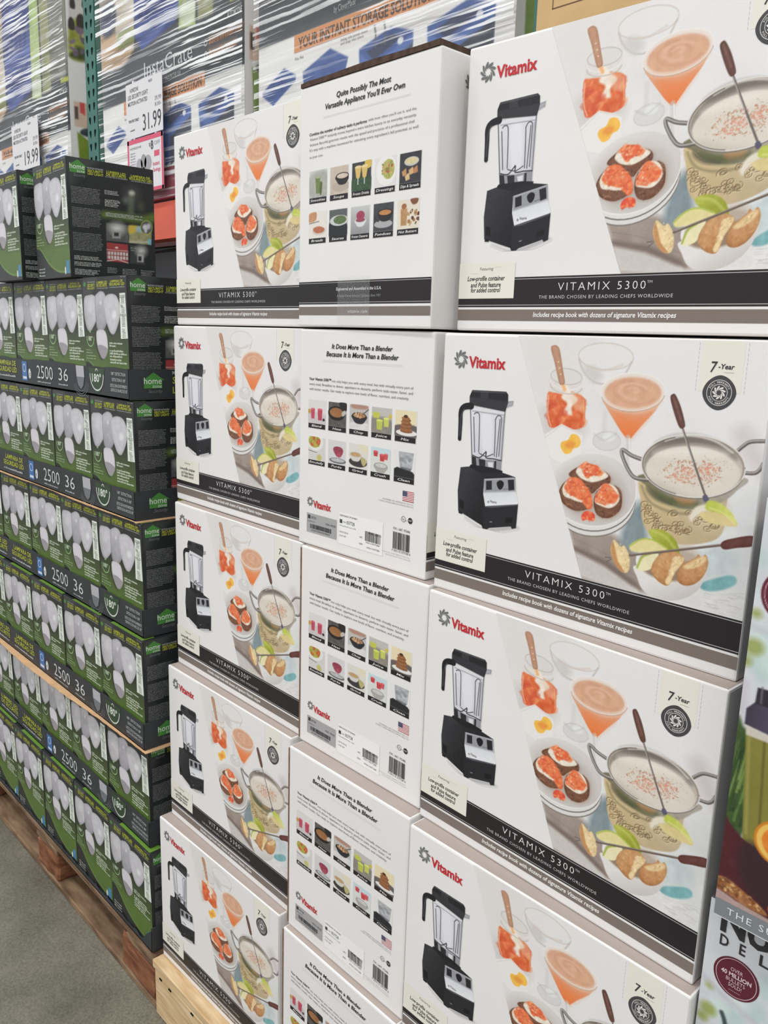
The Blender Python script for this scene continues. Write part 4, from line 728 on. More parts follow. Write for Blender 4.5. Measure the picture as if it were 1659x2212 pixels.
def light_side_lettering():
    V = Vec(SH); S = V.stext; w1 = (186, 190, 186)
    V.part('house_logo'); a = hmap(SH, [(672, 145)])[0]; house(V, a[0], a[1], .0165); V.part('header_lettering')
    S('MOTION ACTIVATED', (766, 146), (914, 150), 14, w1, bold=.01); S('SECURITY', (768, 172), (916, 176), 20, YEL, bold=.02); S('LED LIGHT', (772, 196), (920, 200), 19, YEL, bold=.02)
    S('LUMIERE LED', (946, 168), (1128, 175), 20, YEL, bold=.02); S('DE SECURITE', (946, 192), (1132, 198), 20, YEL, bold=.02); S('ACTIVEE PAR LE MOUVEMENT', (936, 206), (1148, 214), 11, w1)
    S('LAMPARA DE', (1176, 184), (1356, 192), 20, YEL, bold=.02); S('SEGURIDAD LED', (1162, 206), (1378, 216), 20, YEL, bold=.02); S('CON SENSOR DE MOVIMIENTO', (1178, 222), (1384, 232), 11, w1)
    k = 0; V.part('body_lettering')
    for y0, n in ((300, 11), (480, 13), (700, 12)):
        for i in range(n):
            k += 1; y = y0 + i * 13.5; p = hmap(SH, [(618 + (y - 300) * .11, y), (900 + (y - 300) * .11, y + 16)]); V.micro(p[0][0], p[1][0], p[0][1] - .003, .0019, (126, 130, 128), k, .1 if i < n - 1 else .6)
    for y0, n, x0, x1 in ((905, 3, 688, 965), (958, 3, 692, 975), (1022, 4, 700, 940), (312, 3, 936, 1075), (392, 5, 944, 1100), (505, 3, 958, 1315), (985, 4, 1004, 1110), (985, 5, 1148, 1300), (985, 4, 1320, 1450)):
        for i in range(n):
            k += 1; p = hmap(SH, [(x0 + i * 1.2, y0 + i * 13), (x1, y0 + i * 13 + 8)]); V.micro(p[0][0], p[1][0], p[0][1] - .003, .0024, (176, 180, 176) if x0 < 1000 else (140, 144, 140), k, .25)
    S('Back Yard', (1212, 806), (1268, 808), 11, w1); S('Jardin', (1214, 826), (1246, 828), 11, w1)
    return V.meshes('side_lettering')

# ---------------------------------------------------------------- artwork of the crate displays on the rack
def paint_display():
    z0, z1 = 1.935, 2.96
    A = Art(0, 1.0, z0, z1, .0034, (228, 227, 224)); P, L, E = A.poly, A.line, A.ell
    K = (66, 70, 74)
    P([(-.05, 2.207), (.72, 2.207), (.72, 2.182), (1.05, 2.182), (1.05, 3), (-.05, 3)], K, 1, 1.5, False, nz=5)
    # life-style photographs along the top
    P([(-.05, 2.37), (.275, 2.37), (.275, 3), (-.05, 3)], (150, 140, 126), 1, 2, False, nz=40, ns=26); P([(-.05, 2.36), (.2, 2.34), (.26, 2.42), (.0, 2.48)], (206, 176, 142), .9, 5); P([(.14, 2.44), (.27, 2.44), (.27, 2.60), (.14, 2.58)], (216, 208, 194), 1, 5); E(.07, 2.52, .07, .06, (92, 96, 120), f=6); P([(.15, 2.40), (.27, 2.40), (.27, 2.45), (.15, 2.45)], (150, 160, 106), .9, 4); P([(-.05, 2.7), (.27, 2.7), (.27, 3), (-.05, 3)], (176, 150, 130), .8, 10, nz=30, ns=14)
    P([(.285, 2.41), (.33, 2.36), (.58, 2.40), (.6, 2.44), (.62, 3), (.285, 3)], (66, 84, 150), 1, 2, False, nz=16, ns=18)
    for k in range(5): P([(.31 + k * .055, 2.46), (.345 + k * .055, 2.465), (.35 + k * .055, 2.53), (.312 + k * .055, 2.525)], (48, 62, 122), .8, 2, False); P([(.31 + k * .055, 2.60), (.345 + k * .055, 2.605), (.35 + k * .055, 2.70), (.312 + k * .055, 2.695)], (48, 62, 122), .8, 2, False)
    L([(.29, 2.42), (.45, 2.40), (.6, 2.45)], .02, (110, 130, 190), .8, 3); L([(.29, 2.58), (.6, 2.58)], .02, (104, 124, 186), .8, 3)
    P([(.6, 2.37), (.71, 2.36), (.71, 3), (.62, 3)], (176, 196, 130), 1, 3, False, nz=20, ns=12); P([(.62, 2.38), (.7, 2.38), (.7, 2.46), (.62, 2.44)], (222, 226, 206), .9, 3)
    P([(.725, 2.37), (.82, 2.37), (.82, 3), (.725, 3)], (150, 152, 110), 1, 3, False, nz=24, ns=12); P([(.82, 2.4), (1, 2.4), (1, 3), (.82, 3)], (190, 186, 160), .5, 5, False, nz=30, ns=14); P([(.8, 2.3), (1.0, 2.3), (1.0, 2.4), (.83, 2.4)], (60, 62, 66), 1, 4, False)
    P([(.92, 2.40), (1.0, 2.395), (1.0, 2.375), (.92, 2.38)], (190, 196, 80), .9, 2, False)
    for u0, u1, z in ((.795, .995, 2.284), (.79, .96, 2.247)): P([(u0 - .005, z - .003), (u1, z - .003), (u1, z + .024), (u0 - .005, z + .024)], (196, 150, 112), .45, 3, False)
    # the row of crates, folded flat to open
    B, D, T = (62, 88, 148), (58, 62, 76), (84, 114, 178)
    P([(.02, 2.082), (.13, 2.13), (.19, 2.10), (.185, 2.085), (.075, 2.035), (.02, 2.07)], B, 1, 1.5, False, nz=10)
    P([(.22, 2.102), (.345, 2.14), (.423, 2.102), (.412, 2.072), (.24, 2.05), (.225, 2.07)], B, 1, 1.5, False, nz=10); P([(.25, 2.045), (.41, 2.07), (.405, 2.04), (.26, 2.01)], D, 1, 1.5, False)
    for (o, s) in ((.467, 1.0), (.722, 1.06)):
        q = lambda x, z: (o + x * s, 2.112 + z * s)
        P([q(0, 0), q(.125, .028), q(.205, .002), q(.205, -.06), q(.20, -.13), q(.02, -.17), q(.005, -.05)], B, 1, 1.5, False); P([q(.205, -.02), q(.205, -.06), q(.20, -.13), q(.06, -.17), q(.06, -.06)], D, 1, 1.5, False, nz=14)
        P([q(.03, -.012), q(.125, .012), q(.165, -.004), q(.06, -.04)], (44, 54, 84), 1, 1.5, False); P([q(0, -.01), q(.06, -.05), q(.205, -.005), q(.205, -.028), q(.06, -.078), q(.005, -.045)], T, .9, 2, False); E(*q(.16, -.012), .011, .009, (222, 224, 226))
    for x in (.525, .562): L([(x, 2.165), (x + .008, 2.13), (x + .006, 2.105)], .006, (90, 92, 96), .8, 1)
    return A.mesh('display_photo', .0006)
def display_lettering():
    V = Vec(); OR = (206, 140, 88)
    V.part('banner'); V.rect(.18, .765, 2.160, 2.207, OR, .0015); V.text('YOUR INSTANT STORAGE SOLUTION', .20, .745, 2.168, .028, (84, 66, 56), off=.0022, bold=.02)
    V.part('lettering'); V.text('InstaCrate', .35, .69, 2.262, .05, (206, 208, 210), off=.002, space=1.0); V.text('by CleverMade', .36, .45, 2.226, .016, (190, 192, 194), off=.002); V.text('MADE IN THE USA', .50, .61, 2.226, .014, (190, 192, 194), off=.002)
    V.text('AUTOMOTIVE', .905, .99, 2.334, .018, (206, 208, 208), off=.002, bold=.01); V.text('Built-in file folder rails', .797, .985, 2.282, .019, (214, 146, 92), off=.002); V.text('Designed for strength', .797, .955, 2.247, .018, (214, 160, 112), off=.002)
    for z in (2.29, 2.255): V.ring(.775, z, .007, .010, (214, 214, 212), .002, 16)
    V.text('Swing side panels down', .39, .50, 2.148, .007, (110, 110, 112), off=.002); V.text('and snap into place', .39, .485, 2.138, .007, (110, 110, 112), off=.002); V.text('Fits flat', .185, .225, 2.140, .007, (110, 110, 112), off=.002)
    return V.meshes('display_lettering')
def paint_display_side():
    A = Art(0, .42, 1.935, 2.96, .004, (228, 227, 224)); P, L, E = A.poly, A.line, A.ell
    P([(.012, 2.47), (.42, 2.47), (.42, 3), (.012, 3)], (206, 202, 196), 1, 1.5, False, nz=5)
    P([(.012, 2.47), (.1, 2.47), (.2, 2.5), (.3, 2.6), (.1, 2.6), (.06, 2.63), (.012, 2.59)], (150, 156, 72), 1, 4, nz=40, ns=6); P([(.012, 2.47), (.14, 2.47), (.12, 2.5), (.05, 2.52), (.03, 2.5)], (70, 80, 50), .9, 4, nz=24, ns=5)
    A.bits([(.02, 2.49), (.12, 2.49), (.1, 2.58), (.02, 2.57)], 10, [(130, 110, 140), (110, 96, 116), (186, 180, 120)], .008, .015, .9, 4)
    for u, z, w, h in ((.065, 2.62, .018, .022), (.022, 2.6, .012, .02), (.03, 2.68, .01, .018), (.08, 2.69, .008, .014)): P([(u - w, z - h), (u + w, z - h), (u + w, z + h * .6), (u, z + h * 1.3), (u - w, z + h * .6)], (62, 58, 56), 1, 1.5)
    P([(.018, 2.2), (.42, 2.2), (.42, 2.3), (.018, 2.3)], (214, 190, 170), 1, 1.5, False, nz=8); P([(.02, 2.23), (.036, 2.23), (.036, 2.28), (.02, 2.28)], (96, 84, 78), 1, 1.5, False); P([(.044, 2.26), (.066, 2.25), (.066, 2.30), (.044, 2.30)], (204, 84, 84), 1, 1.5, False); P([(.075, 2.2), (.42, 2.2), (.42, 2.3), (.08, 2.3)], (120, 96, 86), .9, 3, False)
    P([(.028, 2.18), (.08, 2.15), (.12, 2.14), (.2, 2.14), (.2, 2.0), (.035, 2.0)], (120, 146, 52), 1, 1.5, False, nz=10); P([(.075, 2.13), (.2, 2.12), (.2, 2.0), (.08, 2.0)], (44, 54, 72), 1, 1.5, False); P([(.05, 2.17), (.2, 2.16), (.2, 2.2), (.07, 2.2)], (60, 70, 76), 1, 2, nz=30, ns=4)
    return A.mesh('side_photo', .0006)

# ---------------------------------------------------------------- artwork of the personal blender boxes at the right
NW, NH = 0.30, 0.4235
def paint_bullet():
    A = Art(.0008, .2, .0008, NH - .0008, .001, (208, 210, 215)); P, L, E = A.poly, A.line, A.ell
    A.a += (A.fbm(A.a.shape[:2], 40, 9) * 12)[..., None]
    r = np.random.default_rng(3)
    for c, n, y0, y1 in (((184, 206, 202), 22, .24, .37), ((216, 218, 223), 12, .22, .42), ((206, 222, 218), 18, .23, .34)):
        for k in range(n): E(r.uniform(0, .2), r.uniform(y0, y1), r.uniform(.006, .02), r.uniform(.006, .016), c, a=.7, f=9)
    for x, y, s_ in ((.0045, .315, .005), (.006, .283, .0095), (.0, .268, .006), (.09, .30, .01), (.13, .33, .008), (.16, .27, .01), (.05, .272, .007)): E(x, y, s_, s_ * .85, (150, 160, 84), a=.85, f=7)
    P([(0, .306), (.06, .296), (.2, .29), (.2, .284), (.06, .289), (0, .299)], (196, 196, 202), .7, 5, False); L([(.0, .245), (.0, .205)], .012, (196, 190, 200), .7, 6)
    # wheat grass
    P([(-.002, .206), (.006, .204), (.012, .19), (.019, .1), (-.002, .1)], (62, 84, 46), 1, 4, nz=20, ns=6)
    for k in range(46): x = r.uniform(-.006, .016); y = r.uniform(.115, .19); L([(x, y - .02), (x + r.uniform(.002, .009), y + .02)], .0032, [(92, 122, 62), (58, 82, 42), (116, 142, 76), (44, 64, 36)][k % 4], .85, 1.5, w2=.0006)
    # tumbler of green juice with its dark lid
    P([(.0085, .204), (.11, .204), (.11, .085), (.019, .085)], (128, 124, 56), 1, 1.5, False, nz=8, ns=20, grad=((.02, .15), (.1, .15), (150, 142, 76))); L([(.0265, .2), (.033, .1)], .0022, (92, 88, 42), .8, 2); L([(.012, .2), (.021, .1)], .003, (156, 150, 84), .8, 2.5); P([(.0075, .208), (.11, .208), (.11, .194), (.0095, .197)], (206, 200, 190), .95, 2, False)
    P([(.0068, .207), (.0066, .2226), (.0137, .231), (.11, .231), (.11, .204), (.03, .204)], (64, 58, 74), 1, 1.5, False, grad=((.008, .215), (.06, .215), (104, 98, 116))); P([(.0137, .230), (.0144, .246), (.1, .249), (.1, .229)], (50, 46, 58), 1, 1.5, False); L([(.0185, .247), (.019, .232)], .002, (110, 106, 120), .8, 1.5)
    # beetroot, orange, walnuts
    P([(-.003, .105), (.006, .102), (.014, .096), (.022, .0915), (.045, .087), (.09, .08), (.13, .05), (.12, .02), (-.003, .02)], (80, 36, 42), 1, 1.5, nz=14, ns=20); P([(.02, .09), (.08, .085), (.11, .05), (.1, .03), (.03, .04)], (54, 38, 44), .8, 10)
    E(.052, .102, .0235, .0225, (206, 128, 40), f=1.5); E(.052, .102, .021, .020, (232, 190, 96), f=1.5); E(.053, .102, .017, .016, (222, 130, 50), f=1.5, nz=16); E(.056, .035, .006, .006, (226, 120, 60), f=2)
    P([(-.003, .031), (.02, .026), (.05, .024), (.2, .022), (.2, .016), (-.003, .016)], (176, 150, 146), 1, 2, False, nz=8)
    P([(-.003, .04), (.004, .0445), (.014, .044), (.03, .038), (.043, .033), (.05, .026), (.03, .025), (.01, .029), (-.003, .030)], (150, 100, 62), 1, 1.5, nz=34, ns=6); A.bits([(0, .041), (.012, .043), (.04, .034), (.044, .028), (.015, .030), (0, .032)], 60, [(176, 118, 66), (120, 76, 48), (206, 168, 116), (146, 92, 54)], .001, .0028, .9, 5)
    E(.0313, .337, .0253, .0253, (98, 36, 52), f=1.2); L(ellpts(.0313, .337, .022, .022, 0, 50, 0, 6.29), .0007, (222, 196, 200), .9, 1)
    return A.mesh('juice_photo', .0002)
def paint_bullet_low():
    A = Art(.0008, .2, .0008, NH - .0008, .0014, (206, 208, 213)); E = A.ell
    A.a += (A.fbm(A.a.shape[:2], 40, 4) * 14)[..., None]; r = np.random.default_rng(8)
    for c, n in (((178, 202, 198), 34), ((218, 220, 224), 20), ((206, 222, 218), 26)):
        for k in range(n): E(r.uniform(0, .2), r.uniform(.02, .36), r.uniform(.006, .018), r.uniform(.006, .016), c, a=.7, f=7)
    for x, y, s_ in ((.0105, .323, .004), (.012, .295, .0085), (.007, .283, .006), (.045, .285, .006), (.09, .3, .009), (.12, .2, .01), (.03, .2, .01)): E(x, y, s_, s_ * .9, (146, 158, 80), a=.85, f=5)
    A.poly([(0, .335), (.02, .325), (.2, .27), (.2, .265), (.02, .319), (0, .328)], (190, 190, 196), .7, 4, False); A.line([(.026, .30), (.031, .288), (.034, .26)], .005, (52, 60, 64), .9, 1.5)
    return A.mesh('blurred_photo', .0002)

# ---------------------------------------------------------------- materials
CARTON = mat('white_coated_carton', (232, 230, 228), .5, .3, noise=.02, scale=6)
BROWN = mat('raw_corrugated_edge', (128, 100, 82), .85, .1, noise=.25, scale=90)
DKBROWN = mat('dark_corrugated_flap', (84, 68, 60), .85, .1, noise=.3, scale=90)
BLACKBOX = mat('black_printed_carton', (38, 40, 42), .5, .3, noise=.08, scale=14)
TRAYM = mat('charcoal_printed_tray', (54, 57, 60), .5, .3, noise=.1, scale=12)
KRAFT = mat('kraft_slip_sheet', (206, 168, 128), .8, .1, noise=.12, scale=30)
LIME = mat('lime_printed_top', (104, 146, 56), .4, .4, noise=.1, scale=20)
PINE = mat('new_pine', (222, 198, 160), .75, .15, c2=(190, 158, 116), scale=9, stretch=(1.2, 8, 14), bump=.15)
OLDWOOD = mat('weathered_pallet_wood', (146, 122, 98), .85, .1, c2=(92, 70, 54), scale=7, stretch=(1.5, 6, 9), bump=.3)
REDWOOD = mat('reddish_pallet_block', (150, 104, 76), .85, .1, c2=(98, 62, 46), scale=12, stretch=(1, 1, 3), bump=.3)
TEAL = mat('green_rack_enamel', (62, 112, 100), .5, .35, noise=.12, scale=8)
HOLE = mat('slot_dark', (18, 30, 30), .9, .05)
ORANGE = mat('orange_rack_enamel', (206, 92, 70), .5, .35, noise=.08, scale=6)
MAROON = mat('maroon_tray', (132, 44, 62), .55, .3, noise=.1, scale=10)
TAN = mat('tan_carton', (204, 172, 124), .75, .15, noise=.06, scale=14)
GREYBOX = mat('grey_carton', (176, 174, 178), .6, .25, noise=.05, scale=10)
DARK = mat('rack_bay_shade', (26, 27, 30), .45, .4, noise=.3, scale=5)  # near-black colour carries the shade inside the rack bay
SIGN = mat('sign_card', (222, 221, 224), .55, .25, noise=.01, scale=8)

def concrete():
    m = mat('polished_concrete', (130, 127, 114), .45, .3, c2=(100, 98, 87), scale=5.0)
    nt = m.node_tree; b = nt.nodes['Principled BSDF']; src = b.inputs['Base Color'].links[0].from_socket
    tc = [n for n in nt.nodes if n.type == 'TEX_COORD'][0]
    n = nt.nodes.new('ShaderNodeTexNoise'); n.inputs['Scale'].default_value = 210; n.inputs['Detail'].default_value = 4; nt.links.new(tc.outputs['Object'], n.inputs['Vector'])
    r = nt.nodes.new('ShaderNodeValToRGB'); r.color_ramp.elements[0].position = .33; r.color_ramp.elements[1].position = .66
    r.color_ramp.elements[0].color = (.74, .73, .72, 1); r.color_ramp.elements[1].color = (1.14, 1.14, 1.12, 1); nt.links.new(n.outputs['Fac'], r.inputs[0])
    mx = nt.nodes.new('ShaderNodeMix'); mx.data_type = 'RGBA'; mx.blend_type = 'MULTIPLY'; mx.inputs[0].default_value = 1
    nt.links.new(src, mx.inputs[6]); nt.links.new(r.outputs[0], mx.inputs[7]); nt.links.new(mx.outputs[2], b.inputs['Base Color'])
    return m

def film_material():
    """stretch film: clear where single, whitish and shiny where it is gathered into folds"""
    m = bpy.data.materials.new('stretch_film'); m.use_nodes = True; nt = m.node_tree; b = nt.nodes['Principled BSDF']; out = nt.nodes['Material Output']
    b.inputs['Base Color'].default_value = (.93, .94, .95, 1); b.inputs['Roughness'].default_value = .16; b.inputs['Specular IOR Level'].default_value = .6
    tc = nt.nodes.new('ShaderNodeTexCoord')
    def noise(rot, scl, scale, detail, seed):
        mp = nt.nodes.new('ShaderNodeMapping'); mp.inputs['Rotation'].default_value = (0, rot, 0); mp.inputs['Scale'].default_value = scl; mp.inputs['Location'].default_value = (seed, 0, seed)
        nt.links.new(tc.outputs['Object'], mp.inputs[0]); n = nt.nodes.new('ShaderNodeTexNoise'); n.inputs['Scale'].default_value = scale; n.inputs['Detail'].default_value = detail
        nt.links.new(mp.outputs[0], n.inputs['Vector']); return n
    def ramp(sock, a, b_, lo=0, hi=1):
        r = nt.nodes.new('ShaderNodeMapRange'); r.inputs['From Min'].default_value = a; r.inputs['From Max'].default_value = b_; r.inputs['To Min'].default_value = lo; r.inputs['To Max'].default_value = hi; r.clamp = True
        nt.links.new(sock, r.inputs['Value']); return r.outputs[0]
    def math_(op, x, y):
        k = nt.nodes.new('ShaderNodeMath'); k.operation = op
        for i, q in enumerate((x, y)):
            if isinstance(q, (int, float)): k.inputs[i].default_value = q
            else: nt.links.new(q, k.inputs[i])
        return k.outputs[0]
    fine = noise(math.radians(14), (1.1, 1, 75), 1.0, 3, 3.1); broad = noise(math.radians(10), (1.2, 1, 5), 1.3, 2, 9.7); cross = noise(math.radians(24), (2.2, 1, 90), 1.0, 2, 17.3)
    s1 = ramp(fine.outputs['Fac'], .55, .60); s2 = ramp(cross.outputs['Fac'], .57, .61); bm = ramp(broad.outputs['Fac'], .38, .58, .12, 1.0)
    fac = math_('MULTIPLY', math_('MAXIMUM', s1, s2), bm); fac = math_('ADD', math_('MULTIPLY', fac, .92), .05)
    tr = nt.nodes.new('ShaderNodeBsdfTransparent'); mx = nt.nodes.new('ShaderNodeMixShader')
    nt.links.new(fac, mx.inputs[0]); nt.links.new(tr.outputs[0], mx.inputs[1]); nt.links.new(b.outputs[0], mx.inputs[2]); nt.links.new(mx.outputs[0], out.inputs[0])
    bp = nt.nodes.new('ShaderNodeBump'); bp.inputs['Strength'].default_value = .5; bp.inputs['Distance'].default_value = .004; nt.links.new(fine.outputs['Fac'], bp.inputs['Height']); nt.links.new(bp.outputs[0], b.inputs['Normal'])
    return m
def tape_material():
    m = bpy.data.materials.new('clear_tape'); m.use_nodes = True; nt = m.node_tree; b = nt.nodes['Principled BSDF']; out = nt.nodes['Material Output']
    b.inputs['Base Color'].default_value = (.7, .7, .7, 1); b.inputs['Roughness'].default_value = .12
    n = nt.nodes.new('ShaderNodeTexNoise'); n.inputs['Scale'].default_value = 60; r = nt.nodes.new('ShaderNodeMapRange'); r.inputs['From Min'].default_value = .45; r.inputs['From Max'].default_value = .75; r.inputs['To Min'].default_value = .06; r.inputs['To Max'].default_value = .4
    nt.links.new(n.outputs['Fac'], r.inputs['Value']); tr = nt.nodes.new('ShaderNodeBsdfTransparent'); mx = nt.nodes.new('ShaderNodeMixShader')
    nt.links.new(r.outputs[0], mx.inputs[0]); nt.links.new(tr.outputs[0], mx.inputs[1]); nt.links.new(b.outputs[0], mx.inputs[2]); nt.links.new(mx.outputs[0], out.inputs[0])
    return m
FILM = film_material(); TAPE = tape_material()

# ---------------------------------------------------------------- setting
FZ = -0.14
fl = obj('floor', pydata('floor', [(-14, -9, FZ), (9, -9, FZ), (9, 9, FZ), (-14, 9, FZ)], [(0, 1, 2, 3)], concrete())); fl['kind'] = 'structure'; fl['label'] = 'grey polished concrete floor of the aisle'

# ---------------------------------------------------------------- blender cartons
food = paint_food(); blend = paint_blender(); flet = front_lettering()
more_ph, more_let = side_panel('more'); quite_ph, quite_let = side_panel('quite')
body_front = box_mesh('carton', 0, BW, 0, BD, 0, BH, CARTON, .003)
body_side = box_mesh('carton', 0, BD, 0, BW, 0, BH, CARTON, .003)
flap_s = box_mesh('top_flap', .001, BD - .001, .002, BW - .002, BH - .0012, BH + .0012, DKBROWN)
TOPM = mat('uncoated_carton_top', (172, 160, 153), .8, .15, noise=.04, scale=10)
top_front = box_mesh('top_panel', .003, BW - .003, .003, BD - .003, BH - .0004, BH + .0004, TOPM); top_side = box_mesh('top_panel', .003, BD - .003, .003, BW - .003, BH - .0004, BH + .0004, TOPM)
def shifted(me, du):
    m = me.copy(); co = np.empty(len(m.vertices) * 3, np.float32); m.vertices.foreach_get('co', co); co = co.reshape(-1, 3)
    co[:, 0] = np.minimum(co[:, 0] + du, BW - .0012); m.vertices.foreach_set('co', co.ravel()); m.update(); return m
flet_shift = [(n_, shifted(m_, .026)) for n_, m_ in flet if n_ in ('logo', 'base_logo')]
POS = {
 'R1': (-.0090, .0323, 1.3665, 2.69), 'R2': (0, 0, 1.0225, .37), 'R3': (.0047, -.0128, .6820, -1.28), 'R4': (.0117, -.0387, .3408, 0),
 'L1': (-.7310, .0300, 1.3665, -.3), 'L2': (-.7345, .0235, 1.0240, -.7), 'L3': (-.7142, .0065, .6825, -.75), 'L4': (-.7179, -.0148, .3410, 0), 'L5': (-.7265, -.0392, 0, 1.03),
 'M1': (-.3095, .0010, 1.3670, -.41), 'M2': (-.3065, .0030, 1.0235, .6), 'M3': (-.2881, -.0054, .6825, .21), 'M4': (-.2815, -.0314, .3412, .26), 'M5': (-.2808, -.0422, 0, 0),
 'R5': (.0120, -.0450, 0, 0)}
ORD = {1: 'topmost', 2: 'second from the top', 3: 'third from the top', 4: 'fourth from the top', 5: 'bottom one'}
def art(box, loc, rz, which):
    for nm, me in which: obj(nm, me, box, loc, rz)
FRONT = [('food_photo', food), ('blender_photo', blend)] + flet
for k, (x, y, z, a) in POS.items():
    c, r = k[0], int(k[1])
    if c in 'LR':
        side = 'left' if c == 'L' else 'right'
        b = thing('blender_carton', f'white blender carton with food photo front, {ORD[r]} in the {side} column', 'box', (x, y, z), math.radians(a), 'white blender cartons in the stack')
        obj('carton', body_front, b); obj('top_panel', top_front, b); art(b, (0, 0, 0), 0, FRONT)
    else:
        lab = f'white blender carton with recipe pictures on its side, {ORD[r]} in middle column'
        b = thing('blender_carton', lab, 'box', (x, y, z), math.radians(a), 'white blender cartons in the stack')
        obj('carton', body_side, b); art(b, (0, 0, 0), 0, [('recipe_photos', quite_ph if r == 1 else more_ph)] + (quite_let if r == 1 else more_let))
        if r == 1: put(flet_shift, b, (BD, 0, 0), PI / 2); obj('blender_photo', blend, b, (BD, .026, 0), PI / 2)
        else: art(b, (BD, 0, 0), PI / 2, FRONT[1:])
        obj('top_panel', top_side, b)
        if r in (3, 4, 5): obj('raw_edge', box_mesh('raw_edge', -.0012, .0012, -.0006, .004, .004, BH - .004, BROWN), b)
        if r == 1:
            obj('tape', pydata('tape', [(.095, -.0012, .002), (.165, -.0012, .002), (.165, -.0012, .072), (.095, -.0012, .072)], [(0, 1, 2, 3)], TAPE), b)
            p = []
            n = 14
            for i in range(n + 1):
                u = i / n; p.append((.002 + u * (BD - .004), BH + .0075 - .0008 * math.sin(u * 9) - .002 * (u < .03)))
            vv = [(q, yy, zz) for q, h in p for yy in (-.001, BW) for zz in (BH, h)]
            ff = []
            for i in range(n):
                A_, B_ = i * 4, i * 4 + 4
                ff += [(A_, A_ + 1, B_ + 1, B_)[::-1], (A_ + 1, A_ + 3, B_ + 3, B_ + 1)[::-1], (A_ + 2, B_ + 2, B_ + 3, A_ + 3)[::-1], (A_, B_, B_ + 2, A_ + 2)[::-1]]
            ff += [(0, 2, 3, 1), (n * 4, n * 4 + 1, n * 4 + 3, n * 4 + 2)]
            obj('top_flap', pydata('top_flap', vv, ff, DKBROWN), b)

# ---------------------------------------------------------------- wooden pallet of new pine under the cartons
def box_part(name, parent, m, x0, x1, y0, y1, z0, z1, bev=.002, warp=0, seed=0):
    return obj(name, box_mesh(name, x0, x1, y0, y1, z0, z1, m, bev, 1, 0, warp, seed), parent)
px0, px1, py0, py1 = -.7285, .426, -.062, .72
vp = thing('wooden_pallet', 'pale new pine pallet under the stack of white blender cartons', 'pallet', (px0, py0, FZ))
Wp, Dp = px1 - px0, py1 - py0
for i, yy in enumerate((0, Dp / 2 - .02, Dp - .04)):
    box_part('stringer', vp, PINE, 0, Wp, yy + .001, yy + .041, .0005, .118, .004, .0008, i)
for i in range(6):
    y = i * (Dp - .1) / 5; box_part('deck_board', vp, PINE, -.002, Wp, y - .001, y + .1, .1185, .1392, .002, .0006, 20 + i)
for i in range(5):
    x = i * (Wp - .1) / 4; box_part('cross_board', vp, PINE, x, x + .1, .042, Dp - .042, .0985, .1180, .002, .0006, 40 + i)
for i in range(9):
    for j in range(2):
        x = .05 + i * (Wp - .1) / 8 + (j - .5) * .04; obj('staple', box_mesh('staple', x - .005, x + .005, -.0006, .001, .104 + (i * 7 % 5) * .002, .1075 + (i * 7 % 5) * .002, HOLE), vp)

# ---------------------------------------------------------------- security light boxes in trays on an old pallet
lf_ph, LH = paint_light_front(); lf_let = light_front_lettering(LH); ls_ph = paint_light_side(); ls_let = light_side_lettering()
lbody = box_mesh('carton', 0, HW, 0, HD, 0, HH, BLACKBOX, .0015, 1)
ltop = pydata('top_print', [(.05, .001, HH + .0003), (HW - .006, .001, HH + .0003), (HW - .006, .03, HH + .0003), (.05, .03, HH + .0003)], [(0, 1, 2, 3)], LIME)
def light_box(label, loc, rz, side, top=True):
    b = thing('security_light_box', label, 'box', loc, math.radians(rz), 'security light boxes in the stack')
    obj('carton', lbody, b); obj('front_photo', lf_ph, b); put(lf_let, b)
    if side: obj('side_photo', ls_ph, b, (HW, 0, 0), PI / 2); put(ls_let, b, (HW, 0, 0), PI / 2)
    if top: obj('top_print', ltop, b)
    return b
ROWS = {1: (-.803, -.036), 2: (-.790, -.038), 3: (-.766, -.040), 4: (-.752, -.053), 5: (-.768, -.040), 6: (-.746, -.053)}
NB = {1: 4, 2: 4, 3: 5, 4: 5, 5: 5, 6: 5}
LN = 0.2428
NUM = {0: 'rightmost', 1: 'second from the right', 2: 'third from the right', 3: 'fourth from the right', 4: 'fifth from the right'}
LAY = {1: 'top tray', 2: 'second tray', 3: 'third tray', 4: 'fourth tray', 5: 'fifth tray', 6: 'bottom tray'}

